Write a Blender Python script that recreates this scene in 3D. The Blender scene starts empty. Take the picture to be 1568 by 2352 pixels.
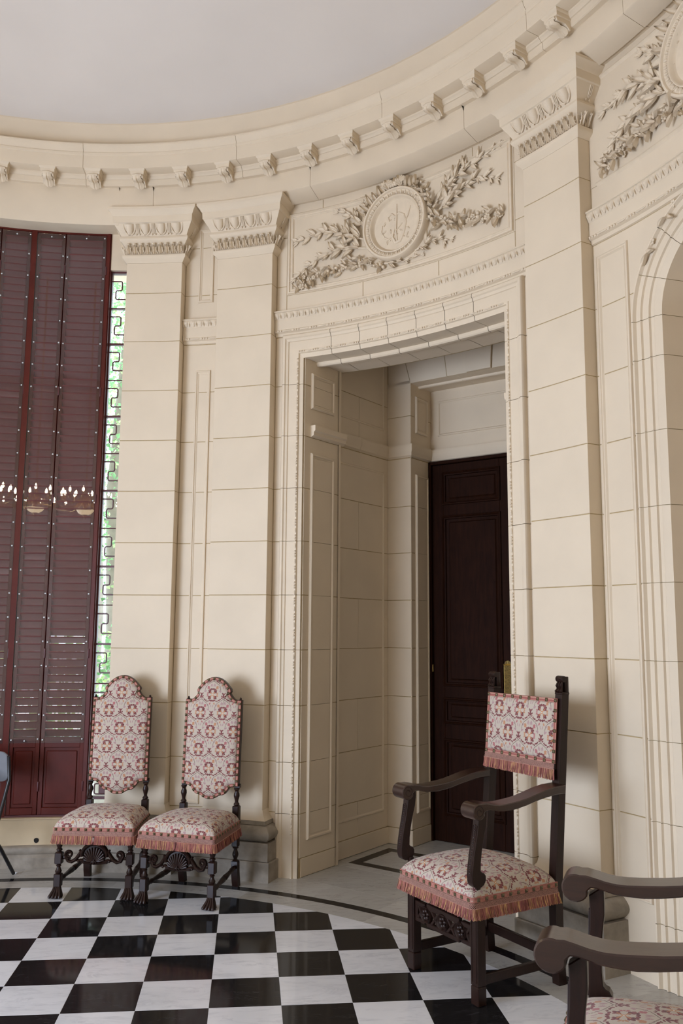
import bpy, bmesh, math, random
from math import sin, cos, pi, radians, degrees, sqrt, atan2, hypot
from mathutils import Vector, Matrix

random.seed(7)
sc = bpy.context.scene
COL = sc.collection

# ------------------------------------------------------------------ camera, world, light, exposure
CAM_LOC = Vector((1.4657, -3.0550, 1.7096))
YAW, PITCH, ROLL = radians(5.990), radians(7.749), radians(0.395)
fw = Vector((sin(YAW)*cos(PITCH), cos(YAW)*cos(PITCH), sin(PITCH)))
rt = Vector((cos(YAW), -sin(YAW), 0))
up = rt.cross(fw)
r2 = rt*cos(ROLL) + up*sin(ROLL)
u2 = -rt*sin(ROLL) + up*cos(ROLL)
cam = bpy.data.cameras.new('camera')
cam.sensor_fit = 'HORIZONTAL'
cam.sensor_width = 36.0
cam.lens = 1989.4/1568*36.0
cam.clip_start = 0.05
camo = bpy.data.objects.new('camera', cam)
COL.objects.link(camo)
camo.matrix_world = Matrix(((r2.x, u2.x, -fw.x, CAM_LOC.x), (r2.y, u2.y, -fw.y, CAM_LOC.y), (r2.z, u2.z, -fw.z, CAM_LOC.z), (0, 0, 0, 1)))
sc.camera = camo

w = bpy.data.worlds.new('daylight')
sc.world = w
w.use_nodes = True
bg = w.node_tree.nodes['Background']
bg.inputs[0].default_value = (0.76, 0.90, 1.0, 1)
bg.inputs[1].default_value = 4.0

def area(name, az, R, z, sx, sz, power, color, tilt=0.0):
    l = bpy.data.lights.new(name, 'AREA')
    l.shape = 'RECTANGLE'; l.size = sx; l.size_y = sz; l.energy = power; l.color = color
    o = bpy.data.objects.new(name, l); COL.objects.link(o)
    a = radians(az)
    o.location = (R*sin(a), R*cos(a), z)
    d = Vector((-sin(a), -cos(a), -math.tan(tilt)))
    o.rotation_euler = d.to_track_quat('-Z', 'Z').to_euler()
    return o
area('window_daylight', -112, 3.40, 1.48, 2.5, 2.35, 305, (0.655, 0.755, 1.0))

sun = bpy.data.lights.new('sun', 'SUN'); sun.energy = 5.0; sun.angle = 0.01; sun.color = (1.0, 0.93, 0.82)
suno = bpy.data.objects.new('sun', sun); COL.objects.link(suno)
suno.rotation_euler = Vector((-sin(radians(-20))*0.5, -cos(radians(-20))*0.5, -0.87)).to_track_quat('-Z', 'Z').to_euler()

sc.view_settings.view_transform = 'Standard'
sc.view_settings.look = 'None'
sc.view_settings.exposure = 0.0
sc.view_settings.gamma = 1.0
sc.view_settings.use_curve_mapping = False

# ------------------------------------------------------------------ node helpers and materials
class NT:
    def __init__(s, name):
        s.m = bpy.data.materials.new(name); s.m.use_nodes = True
        s.t = s.m.node_tree
        s.b = s.t.nodes['Principled BSDF']
        s.out = s.t.nodes['Material Output']
    def n(s, typ, **kw):
        nd = s.t.nodes.new(typ)
        for k, v in kw.items(): setattr(nd, k, v)
        return nd
    def l(s, a, b): s.t.links.new(a, b)
    def inp(s, **kw):
        for k, v in kw.items():
            k = k.replace('_', ' ')
            i = s.b.inputs[k]
            if hasattr(v, 'links'): s.l(v, i)
            elif isinstance(v, tuple) and len(v) == 3 and i.type == 'RGBA': i.default_value = (*v, 1)
            else: i.default_value = v
    def coord(s, which='Object', scale=1.0):
        tc = s.n('ShaderNodeTexCoord')
        mp = s.n('ShaderNodeMapping')
        mp.inputs['Scale'].default_value = (scale,)*3 if not isinstance(scale, tuple) else scale
        s.l(tc.outputs[which], mp.inputs['Vector'])
        return mp.outputs['Vector']
    def noise(s, vec, scale, detail=4.0, rough=0.5, dist=0.0):
        nd = s.n('ShaderNodeTexNoise')
        nd.inputs['Scale'].default_value = scale; nd.inputs['Detail'].default_value = detail
        nd.inputs['Roughness'].default_value = rough; nd.inputs['Distortion'].default_value = dist
        s.l(vec, nd.inputs['Vector'])
        return nd.outputs['Fac']
    def ramp(s, fac, stops):
        nd = s.n('ShaderNodeValToRGB')
        cr = nd.color_ramp
        while len(cr.elements) < len(stops): cr.elements.new(0.5)
        for e, (p, c) in zip(cr.elements, stops):
            e.position = p; e.color = (*c, 1) if len(c) == 3 else c
        s.l(fac, nd.inputs['Fac'])
        return nd.outputs['Color']
    def mix(s, fac, a, b):
        nd = s.n('ShaderNodeMix', data_type='RGBA')
        for i, v in ((0, fac), (6, a), (7, b)):
            if hasattr(v, 'links'): s.l(v, nd.inputs[i])
            elif isinstance(v, tuple): nd.inputs[i].default_value = (*v, 1)
            else: nd.inputs[i].default_value = v
        return nd.outputs[2]
    def math(s, op, a, b=None):
        nd = s.n('ShaderNodeMath', operation=op)
        for i, v in ((0, a), (1, b)):
            if v is None: continue
            if hasattr(v, 'links'): s.l(v, nd.inputs[i])
            else: nd.inputs[i].default_value = v
        return nd.outputs[0]
    def bump(s, h, strength=0.2, dist=0.01):
        nd = s.n('ShaderNodeBump')
        nd.inputs['Strength'].default_value = strength; nd.inputs['Distance'].default_value = dist
        s.l(h, nd.inputs['Height'])
        s.l(nd.outputs[0], s.b.inputs['Normal'])

def plain(name, col, rough=0.5, var=0.08, nscale=8.0, bump=0.0, spec=0.5, metal=0.0, coat=0.0, bscale=60.0):
    t = NT(name)
    v = t.coord()
    f = t.noise(v, nscale)
    d = tuple(c*(1-var) for c in col); e = tuple(min(1, c*(1+var)) for c in col)
    t.inp(Base_Color=t.ramp(f, [(0.3, d), (0.7, e)]), Roughness=rough, Metallic=metal)
    t.b.inputs['Specular IOR Level'].default_value = spec
    t.b.inputs['Coat Weight'].default_value = coat
    t.b.inputs['Coat Roughness'].default_value = 0.15
    if bump: t.bump(t.noise(v, bscale, 5), bump, 0.004)
    return t.m

M = {}
M['cream'] = plain('cream_stone_paint', (0.705, 0.585, 0.430), 0.62, 0.035, 3.0, 0.06, 0.3)
M['rear'] = plain('bounce_rear_plaster', (0.80, 0.69, 0.53), 0.62, 0.035, 3.0)  # unseen walls, made paler than the cream to bounce more light
M['plaster'] = plain('cream_plaster_relief', (0.71, 0.59, 0.435), 0.6, 0.04, 20.0, 0.05, 0.3)
M['ochre'] = plain('ochre_wall_paint', (0.60, 0.47, 0.30), 0.7, 0.08, 5.0, 0.05, 0.3)
M['joint'] = plain('tan_joint_mortar', (0.42, 0.31, 0.155), 0.9, 0.1, 30.0)
M['ceiling'] = plain('ceiling_paint', (0.74, 0.675, 0.605), 0.75, 0.035, 1.2, 0.0, 0.2)
M['stone'] = plain('grey_base_stone', (0.30, 0.255, 0.20), 0.6, 0.22, 14.0, 0.25, 0.3)
M['grout'] = plain('dark_grout', (0.16, 0.14, 0.12), 0.9)
M['nail'] = plain('dark_bronze_nail', (0.16, 0.13, 0.075), 0.36, 0.3, 60.0, 0.0, 0.5, 0.85)
M['brass'] = plain('aged_brass', (0.50, 0.34, 0.10), 0.4, 0.2, 40.0, 0.0, 0.5, 0.9)
M['gold'] = plain('gilt_metal', (0.75, 0.50, 0.18), 0.3, 0.1, 40.0, 0.0, 0.5, 1.0)
M['screw'] = plain('steel_screw', (0.75, 0.77, 0.78), 0.3, 0.05, 40.0, 0.0, 0.5, 0.6)
M['iron'] = plain('brown_painted_iron', (0.085, 0.022, 0.024), 0.4, 0.1, 20.0)
M['shutter'] = plain('oxblood_shutter_paint', (0.085, 0.012, 0.007), 0.36, 0.12, 9.0, 0.05, 0.25)
M['slat'] = plain('oxblood_slat_paint', (0.125, 0.030, 0.026), 0.5, 0.12, 9.0, 0.05)
M['blackmetal'] = plain('black_enamel_metal', (0.012, 0.012, 0.014), 0.35)
M['greymetal'] = plain('grey_enamel_metal', (0.17, 0.175, 0.185), 0.45)
M['leaf_a'] = plain('green_foliage', (0.20, 0.40, 0.17), 0.6, 0.3, 6.0)
M['leaf_b'] = plain('yellow_green_foliage', (0.45, 0.58, 0.27), 0.6, 0.3, 6.0)
M['bark'] = plain('pale_bark', (0.25, 0.21, 0.17), 0.9, 0.2, 8.0, 0.3)
M['paper'] = plain('white_scrap', (0.85, 0.85, 0.85), 0.6)
M['hole'] = plain('dark_hole', (0.01, 0.008, 0.006), 0.9)
M['pink_worn'] = plain('fringe_rose_thread', (0.36, 0.135, 0.105), 0.75, 0.18, 30.0, 0.0, 0.2)
M['tan_thread'] = plain('fringe_straw_thread', (0.56, 0.33, 0.14), 0.75, 0.15, 30.0, 0.0, 0.2)
M['wine_thread'] = plain('fringe_mauve_thread', (0.24, 0.078, 0.070), 0.75, 0.15, 30.0, 0.0, 0.2)
M['net_thread'] = plain('netting_cream_rose_thread', (0.50, 0.27, 0.21), 0.75, 0.15, 80.0, 0.0, 0.2)

def wood(name, dark, light, rough, gscale=(40, 40, 4), coat=0.3, spec=0.38):
    t = NT(name)
    v = t.coord('Object', gscale)
    f = t.noise(v, 1.6, 6, 0.6, 0.6)
    g = t.noise(t.coord('Object', 7.0), 1.0, 3)
    c = t.ramp(f, [(0.3, dark), (0.72, light)])
    c = t.mix(t.math('MULTIPLY', g, 0.5), c, tuple(x*1.5 for x in light))
    t.inp(Base_Color=c, Roughness=rough)
    t.b.inputs['Specular IOR Level'].default_value = spec
    t.b.inputs['Coat Weight'].default_value = coat; t.b.inputs['Coat Roughness'].default_value = 0.22
    t.bump(f, 0.08, 0.002)
    return t.m
M['wood'] = wood('dark_walnut', (0.0075, 0.0035, 0.0025), (0.022, 0.0085, 0.0055), 0.36, (40, 40, 4), 0.10, 0.26)
M['arm'] = wood('polished_walnut_arm', (0.011, 0.0045, 0.0028), (0.034, 0.013, 0.007), 0.28, (40, 4, 40), 0.45, 0.4)
M['doorwood'] = wood('dark_door_oak', (0.007, 0.0022, 0.0012), (0.022, 0.0070, 0.0030), 0.62, (30, 30, 3), 0.0, 0.06)

def marble(name, base, vein, veinw, rough, scale=3.0, spec=0.4, dist=1.6, amt=0.9):
    t = NT(name)
    oi = t.n('ShaderNodeObjectInfo')
    tc = t.n('ShaderNodeTexCoord')
    mp = t.n('ShaderNodeMapping')
    t.l(tc.outputs['Object'], mp.inputs['Vector'])
    cx = t.n('ShaderNodeCombineXYZ')
    for i, k in enumerate((13.0, 29.0, 7.0)): t.l(t.math('MULTIPLY', oi.outputs['Random'], k), cx.inputs[i])
    t.l(cx.outputs[0], mp.inputs['Location'])
    rz = t.n('ShaderNodeCombineXYZ'); t.l(t.math('MULTIPLY', oi.outputs['Random'], 40.0), rz.inputs[2]); t.l(rz.outputs[0], mp.inputs['Rotation'])
    mp.inputs['Scale'].default_value = (1.0, 3.2, 1.0)
    v = mp.outputs['Vector']
    f = t.noise(v, scale, 10, 0.68, dist)
    k = t.math('ABSOLUTE', t.math('SUBTRACT', f, 0.5))
    vein_m = t.ramp(k, [(0.0, (1, 1, 1)), (veinw, (0, 0, 0))])
    cl = t.noise(v, 1.4, 3)
    b2 = t.ramp(cl, [(0.35, tuple(c*0.90 for c in base)), (0.65, base)])
    fine = t.noise(v, 9.0, 4)
    c = t.mix(t.math('MULTIPLY', vein_m, t.math('MULTIPLY', t.ramp(fine, [(0.38, (0, 0, 0)), (0.66, (1, 1, 1))]), amt)), b2, vein)
    sh = t.math('ADD', t.math('MULTIPLY', oi.outputs['Random'], 0.14), 0.90)
    mx = t.n('ShaderNodeMix', data_type='RGBA', blend_type='MULTIPLY'); mx.inputs[0].default_value = 1.0
    gc = t.n('ShaderNodeCombineColor')
    for i in range(3): t.l(sh, gc.inputs[i])
    t.l(c, mx.inputs[6]); t.l(gc.outputs[0], mx.inputs[7])
    t.inp(Base_Color=mx.outputs[2], Roughness=rough)
    t.b.inputs['Specular IOR Level'].default_value = spec
    return t.m
M['white'] = marble('white_marble', (0.76, 0.755, 0.765), (0.47, 0.47, 0.50), 0.05, 0.10, 2.6, 0.4, 0.9, 0.55)
M['black'] = marble('black_marble', (0.014, 0.013, 0.013), (0.05, 0.048, 0.05), 0.012, 0.085, 3.0, 0.10)
M['slab'] = marble('aged_white_marble', (0.50, 0.475, 0.43), (0.32, 0.30, 0.27), 0.035, 0.22)

def clear_sheet(name, tint, ior, rough=0.02, veil=0.0):
    t = NT(name)
    tr = t.n('ShaderNodeBsdfTransparent'); tr.inputs[0].default_value = (*tint, 1)
    gl = t.n('ShaderNodeBsdfGlossy'); gl.inputs['Roughness'].default_value = rough
    fr = t.n('ShaderNodeFresnel'); fr.inputs['IOR'].default_value = ior
    mx = t.n('ShaderNodeMixShader')
    t.l(fr.outputs[0], mx.inputs[0]); t.l(tr.outputs[0], mx.inputs[1]); t.l(gl.outputs[0], mx.inputs[2])
    last = mx.outputs[0]
    if veil:  # pale diffuse veil imitates the haze of room reflections on the sheet
        df = t.n('ShaderNodeBsdfDiffuse'); df.inputs[0].default_value = (0.62, 0.60, 0.58, 1)
        m2 = t.n('ShaderNodeMixShader')
        f = t.noise(t.coord('Object', (3, 3, 1.2)), 1.5, 4)
        t.l(t.math('MULTIPLY', f, veil*2), m2.inputs[0]); t.l(last, m2.inputs[1]); t.l(df.outputs[0], m2.inputs[2])
        last = m2.outputs[0]
    t.l(last, t.out.inputs['Surface'])
    return t.m
M['acrylic'] = clear_sheet('veiled_clear_acrylic', (0.95, 0.95, 0.95), 1.48, 0.012, 0.018)
M['glass'] = clear_sheet('window_glass', (0.94, 0.97, 0.96), 1.45, 0.005)

def glow(name, col, strength):
    t = NT(name)
    t.inp(Base_Color=(0.9, 0.85, 0.75), Roughness=0.3)
    t.b.inputs['Emission Color'].default_value = (*col, 1); t.b.inputs['Emission Strength'].default_value = strength
    return t.m
M['bulb'] = glow('lit_bulb', (1.0, 0.86, 0.62), 60.0)
M['bowl'] = glow('lit_alabaster_bowl', (1.0, 0.78, 0.45), 7.0)

# ---- woven fabric: repeat of carnation medallions between ogee vines
class X:
    t = None
    def __init__(s, o): s.o = o
    @staticmethod
    def _v(v): return v.o if isinstance(v, X) else v
    def _op(s, op, b=None, c=None, rev=False):
        nd = X.t.n('ShaderNodeMath', operation=op)
        a = [s, b, c]
        if rev: a = [b, s, c]
        for i, v in enumerate(a):
            if v is None: continue
            v = X._v(v)
            if hasattr(v, 'links'): X.t.l(v, nd.inputs[i])
            else: nd.inputs[i].default_value = v
        return X(nd.outputs[0])
    def __add__(s, b): return s._op('ADD', b)
    __radd__ = __add__
    def __sub__(s, b): return s._op('SUBTRACT', b)
    def __rsub__(s, b): return s._op('SUBTRACT', b, rev=True)
    def __mul__(s, b): return s._op('MULTIPLY', b)
    __rmul__ = __mul__
    def abs(s): return s._op('ABSOLUTE')
    def min(s, b): return s._op('MINIMUM', b)
    def max(s, b): return s._op('MAXIMUM', b)
    def lt(s, b): return s._op('LESS_THAN', b)
    def gt(s, b): return s._op('GREATER_THAN', b)
    def mod(s, b): return s._op('FLOORED_MODULO', b)
    def sin(s): return s._op('SINE')

def tapestry():
    t = NT('floral_tapestry_fabric'); X.t = t
    tc = t.n('ShaderNodeTexCoord'); sp = t.n('ShaderNodeSeparateXYZ')
    t.l(tc.outputs['UV'], sp.inputs[0])
    wob = t.noise(tc.outputs['UV'], 330.0, 2)
    jit = (X(wob) - 0.5)*0.006
    W, H = 0.165, 0.246
    u = X(sp.outputs[0]) + jit; v = X(sp.outputs[1]) + jit
    k = W/251.0                                    # drawing unit
    x0 = ((u + W/2).mod(W) - W/2)
    right = x0.gt(0.0)
    x0 = x0.abs()
    isB = x0.gt(W/4)
    x = x0 + isB*(W/2 - x0*2.0)
    y = (v + isB*(H/2) + H/2).mod(H) - H/2
    x = x*(1/k); y = y*(1/k)                       # x 0..63, y -187..187 (up positive), medallion at the origin
    def ell(cx, cy, a, b, ang=0.0):
        dx = x - cx; dy = y - cy
        c, s_ = cos(radians(ang)), sin(radians(ang))
        p = dx*(c/a) + dy*(s_/a); q = dy*(c/b) - dx*(s_/b)
        return (p*p + q*q).lt(1.0)
    def union(l):
        r = l[0]
        for e in l[1:]: r = r.max(e)
        return r
    dark = union([ell(31, 29, 24, 11, 43), ell(31, -29, 24, 11, -43), ell(40, 20, 9, 6, 10), ell(22, 39, 9, 6, 80), ell(40, -20, 9, 6, -10), ell(22, -39, 9, 6, -80),
                  ell(11, 56, 11, 10, 0), ell(29, 52, 9, 9, 0), ell(11, -63, 11, 10, 0), ell(29, -58, 9, 8, 0),
                  ell(0, 178, 8, 26, 0), ell(0, -190, 8, 20, 0), ell(15, 168, 15, 6, 38), ell(17, 152, 10, 5, 20), ell(13, -176, 11, 5, 55),
                  ell(46, 131, 13, 6, -25), ell(33, 141, 8, 5, 50), ell(57, 128, 7, 5, 40), ell(58, -70, 9, 6, -30), ell(44, -66, 8, 4, 40)])
    rose = union([ell(56, 14, 14, 6, 32), ell(60, 0, 13, 5, 0), ell(56, -14, 14, 6, -32),
                  ell(50, 72, 17, 9, -50), ell(42, 66, 14, 6, -85), ell(55, 82, 12, 6, -15), ell(24, -92, 7, 12, 25)])
    lil = union([ell(37, -154, 8, 12, 0), ell(20, 98, 6, 18, 14), ell(9, 92, 4, 14, 5), ell(11, -118, 4, 15, -15), ell(48, -108, 6, 10, 30), ell(50, -150, 5, 8, -30)])
    orange = union([ell(18, 17, 18, 3.5, 43), ell(18, -17, 18, 3.5, -43), ell(0, 0, 9, 9)])
    dot = ell(0, 0, 4.5, 4.5)
    c1 = (y - (140.0 - x*0.55 - (x*x)*0.0014)).abs().lt(2.6)
    yy = (y + 140.0)*(1/54.0)
    c2 = (x - (37.0 + yy*yy*25.0)).abs().lt(2.2)*y.gt(-142.0)*y.lt(-84.0)
    stem = x.lt(2.0)*y.gt(138.0)
    vine = c1.max(c2).max(stem)
    base = t.ramp(t.noise(t.coord('UV', (900, 500, 1)), 1.0, 2), [(0.3, (0.45, 0.375, 0.295)), (0.7, (0.55, 0.465, 0.375))])
    tone = t.noise(tc.outputs['UV'], 90.0, 2)
    c = t.mix(lil.o, base, (0.40, 0.25, 0.245))
    c = t.mix(vine.o, c, (0.17, 0.115, 0.095))
    rosec = t.mix(right.o, (0.40, 0.15, 0.15), (0.46, 0.23, 0.13))
    c = t.mix(rose.o, c, rosec)
    c = t.mix(dark.o, c, t.ramp(tone, [(0.35, (0.13, 0.045, 0.045)), (0.65, (0.27, 0.085, 0.085))]))
    c = t.mix(orange.o, c, (0.50, 0.22, 0.09))
    c = t.mix(dot.o, c, (0.75, 0.68, 0.55))
    t.inp(Base_Color=c, Roughness=0.85)
    t.b.inputs['Specular IOR Level'].default_value = 0.15
    t.b.inputs['Sheen Weight'].default_value = 0.15
    wv = t.noise(t.coord('UV', (700, 700, 1)), 1.0, 2)
    t.bump(wv, 0.15, 0.001)
    return t.m
M['tapestry'] = tapestry()

def galon():
    t = NT('rose_striped_braid')
    v = t.coord('UV', (1, 1, 1))
    wv = t.n('ShaderNodeTexWave', wave_type='BANDS', bands_direction='Y'); wv.inputs['Scale'].default_value = 55.0; wv.inputs['Distortion'].default_value = 0.6
    t.l(v, wv.inputs['Vector'])
    n = t.noise(t.coord('UV', (120, 400, 1)), 1.0, 3)
    n2 = t.noise(v, 14.0, 2)
    c = t.ramp(wv.outputs['Fac'], [(0.25, (0.27, 0.075, 0.068)), (0.55, (0.43, 0.17, 0.13)), (0.85, (0.54, 0.35, 0.24))])
    c = t.mix(t.math('MULTIPLY', n2, 0.6), c, (0.45, 0.12, 0.09))
    c = t.mix(t.math('MULTIPLY', n, 0.4), c, (0.22, 0.08, 0.06))
    t.inp(Base_Color=c, Roughness=0.8); t.bump(wv.outputs['Fac'], 0.3, 0.001)
    return t.m
M['galon'] = galon()

# ------------------------------------------------------------------ mesh helpers
class MB:
    """collects geometry for one mesh"""
    def __init__(s): s.v = []; s.f = []; s.m = []; s.uv = {}
    def add(s, vs, fs, mat=0):
        o = len(s.v); s.v += [tuple(p) for p in vs]
        for f in fs: s.f.append(tuple(o+i for i in f)); s.m.append(mat)
        return o
    def grid(s, rows, mat=0, close=False, capa=False, capb=False):
        """rows of equal length; close joins the last column to the first"""
        o = len(s.v); nr, nc = len(rows), len(rows[0])
        for r in rows: s.v += [tuple(p) for p in r]
        for i in range(nr-1):
            for j in range(nc if close else nc-1):
                k = (j+1) % nc
                s.f.append((o+i*nc+j, o+i*nc+k, o+(i+1)*nc+k, o+(i+1)*nc+j)); s.m.append(mat)
        if capa: s.f.append(tuple(o+j for j in range(nc))); s.m.append(mat)
        if capb: s.f.append(tuple(o+(nr-1)*nc+j for j in reversed(range(nc)))); s.m.append(mat)
        return o
    def box(s, x0, x1, y0, y1, z0, z1, ch=0.0, mat=0, T=None):
        c = min(ch, (x1-x0)/2.1, (y1-y0)/2.1, (z1-z0)/2.1) if ch else 0
        if not c:
            vs = [(x0, y0, z0), (x1, y0, z0), (x1, y1, z0), (x0, y1, z0), (x0, y0, z1), (x1, y0, z1), (x1, y1, z1), (x0, y1, z1)]
            fs = [(0, 3, 2, 1), (4, 5, 6, 7), (0, 1, 5, 4), (1, 2, 6, 5), (2, 3, 7, 6), (3, 0, 4, 7)]
            s.add([T(*p) if T else p for p in vs], fs, mat); return
        def ring(i, z): 
            a, b, d, e = x0+i, x1-i, y0+i, y1-i
            k = c if i == 0 else 0
            if i == 0: return [(a, d+k, z), (a+k, d, z), (b-k, d, z), (b, d+k, z), (b, e-k, z), (b-k, e, z), (a+k, e, z), (a, e-k, z)]
            return [(a, d+c*.3, z), (a+c*.3, d, z), (b-c*.3, d, z), (b, d+c*.3, z), (b, e-c*.3, z), (b-c*.3, e, z), (a+c*.3, e, z), (a, e-c*.3, z)]
        rows = [ring(c, z0), ring(0, z0+c), ring(0, z1-c), ring(c, z1)]
        if T: rows = [[T(*p) for p in r] for r in rows]
        s.grid(rows, mat, True, True, True)
    def lathe(s, prof, n=16, c=(0, 0), T=None, mat=0, cap=True):
        rows = []
        for r, z in prof:
            row = [(c[0]+r*cos(2*pi*i/n), c[1]+r*sin(2*pi*i/n), z) for i in range(n)]
            rows.append([T(*p) for p in row] if T else row)
        s.grid(rows, mat, True, cap, cap)
    def tube(s, pts, rad, n=8, mat=0, flat=1.0, cap=True, upv=None):
        pts = [Vector(p) for p in pts]
        R = rad if isinstance(rad, (list, tuple)) else [rad]*len(pts)
        rows = []; prev = None
        for i, p in enumerate(pts):
            d = (pts[min(i+1, len(pts)-1)] - pts[max(i-1, 0)])
            if d.length < 1e-9: d = Vector((0, 0, 1))
            d.normalize()
            if upv is not None: a = Vector(upv)
            elif prev is not None: a = prev
            else: a = Vector((0, 0, 1)) if abs(d.z) < .9 else Vector((1, 0, 0))
            a = a - d*a.dot(d)
            if a.length < 1e-6: a = d.orthogonal()
            a.normalize(); b = d.cross(a); prev = a
            rows.append([p + a*(R[i]*flat*cos(2*pi*j/n)) + b*(R[i]*sin(2*pi*j/n)) for j in range(n)])
        s.grid(rows, mat, True, cap, cap)
    def prism(s, poly, T0, T1, ch=0.0, mat=0):
        """poly: list of 2-D points; T0 and T1 map (a, b) to 3-D for the two faces"""
        n = len(poly)
        rows = [[T0(*p) for p in poly], [T1(*p) for p in poly]]
        if ch:
            ins = inset(poly, ch)
            def L(t, p, q): return tuple(Vector(T0(*p)).lerp(Vector(T1(*q)), t))
            d = (Vector(T0(*poly[0])) - Vector(T1(*poly[0]))).length
            t = min(0.4, ch/d)
            rows = [[T0(*p) for p in ins], [L(t, p, p) for p in poly], [L(1-t, p, p) for p in poly], [T1(*p) for p in ins]]
        s.grid(rows, mat, True, True, True)
    def ball(s, c, r, n=8, m=6, sc=(1, 1, 1), mat=0):
        rows = []
        for i in range(m+1):
            a = -pi/2 + pi*i/m
            rr = max(cos(a), 0.02)
            rows.append([(c[0]+r*sc[0]*rr*cos(2*pi*j/n), c[1]+r*sc[1]*rr*sin(2*pi*j/n), c[2]+r*sc[2]*sin(a)) for j in range(n)])
        s.grid(rows, mat, True, True, True)
    def xform(s, fn): s.v = [tuple(fn(*p)) for p in s.v]; return s
    def mesh(s, name, mats, smooth=35.0, recalc=True):
        me = bpy.data.meshes.new(name)
        me.from_pydata(s.v, [], s.f)
        ml = mats if isinstance(mats, (list, tuple)) else [mats]
        for m in ml: me.materials.append(M[m] if isinstance(m, str) else m)
        if any(s.m): me.polygons.foreach_set('material_index', s.m)
        if recalc:
            bm = bmesh.new(); bm.from_mesh(me)
            bmesh.ops.recalc_face_normals(bm, faces=bm.faces)
            bm.to_mesh(me); bm.free()
        if smooth:
            me.polygons.foreach_set('use_smooth', [True]*len(me.polygons))
            me.set_sharp_from_angle(angle=radians(smooth))
        me.update()
        return me

def inset(poly, d):
    n = len(poly); out = []
    ar = sum(poly[i][0]*poly[(i+1) % n][1] - poly[(i+1) % n][0]*poly[i][1] for i in range(n))
    sg = 1 if ar > 0 else -1
    for i in range(n):
        p0, p1, p2 = poly[i-1], poly[i], poly[(i+1) % n]
        e1 = (p1[0]-p0[0], p1[1]-p0[1]); e2 = (p2[0]-p1[0], p2[1]-p1[1])
        l1 = hypot(*e1) or 1e-9; l2 = hypot(*e2) or 1e-9
        n1 = (-e1[1]/l1*sg, e1[0]/l1*sg); n2 = (-e2[1]/l2*sg, e2[0]/l2*sg)
        b = (n1[0]+n2[0], n1[1]+n2[1]); bl = b[0]*b[0]+b[1]*b[1]
        k = min(2*d/bl, 2.5*d) if bl > 1e-6 else d
        out.append((p1[0]+b[0]*k, p1[1]+b[1]*k))
    return out

def link(name, me, parent=None, loc=None, rot=None, mw=None):
    o = bpy.data.objects.new(name, me); COL.objects.link(o)
    if parent is not None: o.parent = parent
    if mw is not None: o.matrix_basis = mw
    if loc is not None: o.location = loc
    if rot is not None: o.rotation_euler = rot
    return o
def put(name, mb, mats, parent=None, smooth=35.0, **kw):
    return link(name, mb.mesh(name, mats, smooth), parent, **kw)
def empty(name, loc=(0, 0, 0), rz=0.0):
    o = bpy.data.objects.new(name, None); COL.objects.link(o)
    o.empty_display_size = 0.1
    o.location = loc; o.rotation_euler = (0, 0, rz); return o
def tag(o, label, cat, group=None):
    o['label'] = label; o['category'] = cat
    if group: o['group'] = group
    return o
def structure(o, label=None):
    o['kind'] = 'structure'
    if label: o['label'] = label
    return o
def stuff(o): o['kind'] = 'stuff'; return o
def copy_tree(o, parent=None):
    c = o.copy(); COL.objects.link(c)
    if parent is not None: c.parent = parent
    for ch in list(o.children): copy_tree(ch, c)
    return c

# ---- surface maps f(u, v, w): u along the wall, v up, w out of the wall towards the viewer; ku metres per u
class Cyl:
    def __init__(s, R): s.R = R; s.ku = R*pi/180
    def __call__(s, u, v, w=0.0):
        a = radians(u); r = s.R - w
        return (r*sin(a), r*cos(a), v)
AX = radians(42.4)
AD = Vector((sin(AX), cos(AX), 0)); BD = Vector((cos(AX), -sin(AX), 0))
AX2 = radians(79.5)
class Plane:
    ku = 1.0
    def __init__(s, o, ud, nd): s.o = Vector(o); s.ud = Vector(ud); s.nd = Vector(nd)
    def __call__(s, u, v, w=0.0):
        p = s.o + s.ud*u + s.nd*w
        return (p.x, p.y, v)
def ab(a, b, z=0.0, ax=AX):
    return (a*sin(ax)+b*cos(ax), a*cos(ax)-b*sin(ax), z)

def block_mb(f, uL, uR, v0, v1, depth=0.03, ch=0.0015, gap=0.0026, nu=None, nv=1, mb=None):
    mb = mb or MB()
    fl = uL if callable(uL) else (lambda v: uL)
    fr = uR if callable(uR) else (lambda v: uR)
    if nu is None: nu = max(1, int(math.ceil(abs(fr(v0)-fl(v0))*f.ku/0.09))) if isinstance(f, Cyl) else 1
    def pt(i, j, d, w):
        v = (v0+d) + (v1-v0-2*d)*j/nv
        a, b = fl(v)+d/f.ku, fr(v)-d/f.ku
        return f(a+(b-a)*i/nu, v, w)
    g2 = gap+ch
    rows = [[pt(i, j, g2, 0.0) for i in range(nu+1)] for j in range(nv+1)]
    mb.grid(rows)
    path = [(i, 0) for i in range(nu+1)] + [(nu, j) for j in range(1, nv+1)] + [(i, nv) for i in range(nu-1, -1, -1)] + [(0, j) for j in range(nv-1, 0, -1)]
    mb.grid([[pt(i, j, g2, 0.0) for i, j in path], [pt(i, j, gap, -ch) for i, j in path], [pt(i, j, gap, -depth) for i, j in path]], 0, True)
    return mb
def block(parent, f, uL, uR, v0, v1, name='stone_block', mat='cream', **kw):
    return put(name, block_mb(f, uL, uR, v0, v1, **kw), mat, parent, 20.0)
def sheet_mb(f, u0, u1, v0, v1, w, mb=None):
    mb = mb or MB()
    nu = max(1, int(math.ceil(abs(u1-u0)*f.ku/0.09))) if isinstance(f, Cyl) else 1
    mb.grid([[f(u0+(u1-u0)*i/nu, v, w) for i in range(nu+1)] for v in (v0, v1)])
    return mb
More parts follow.
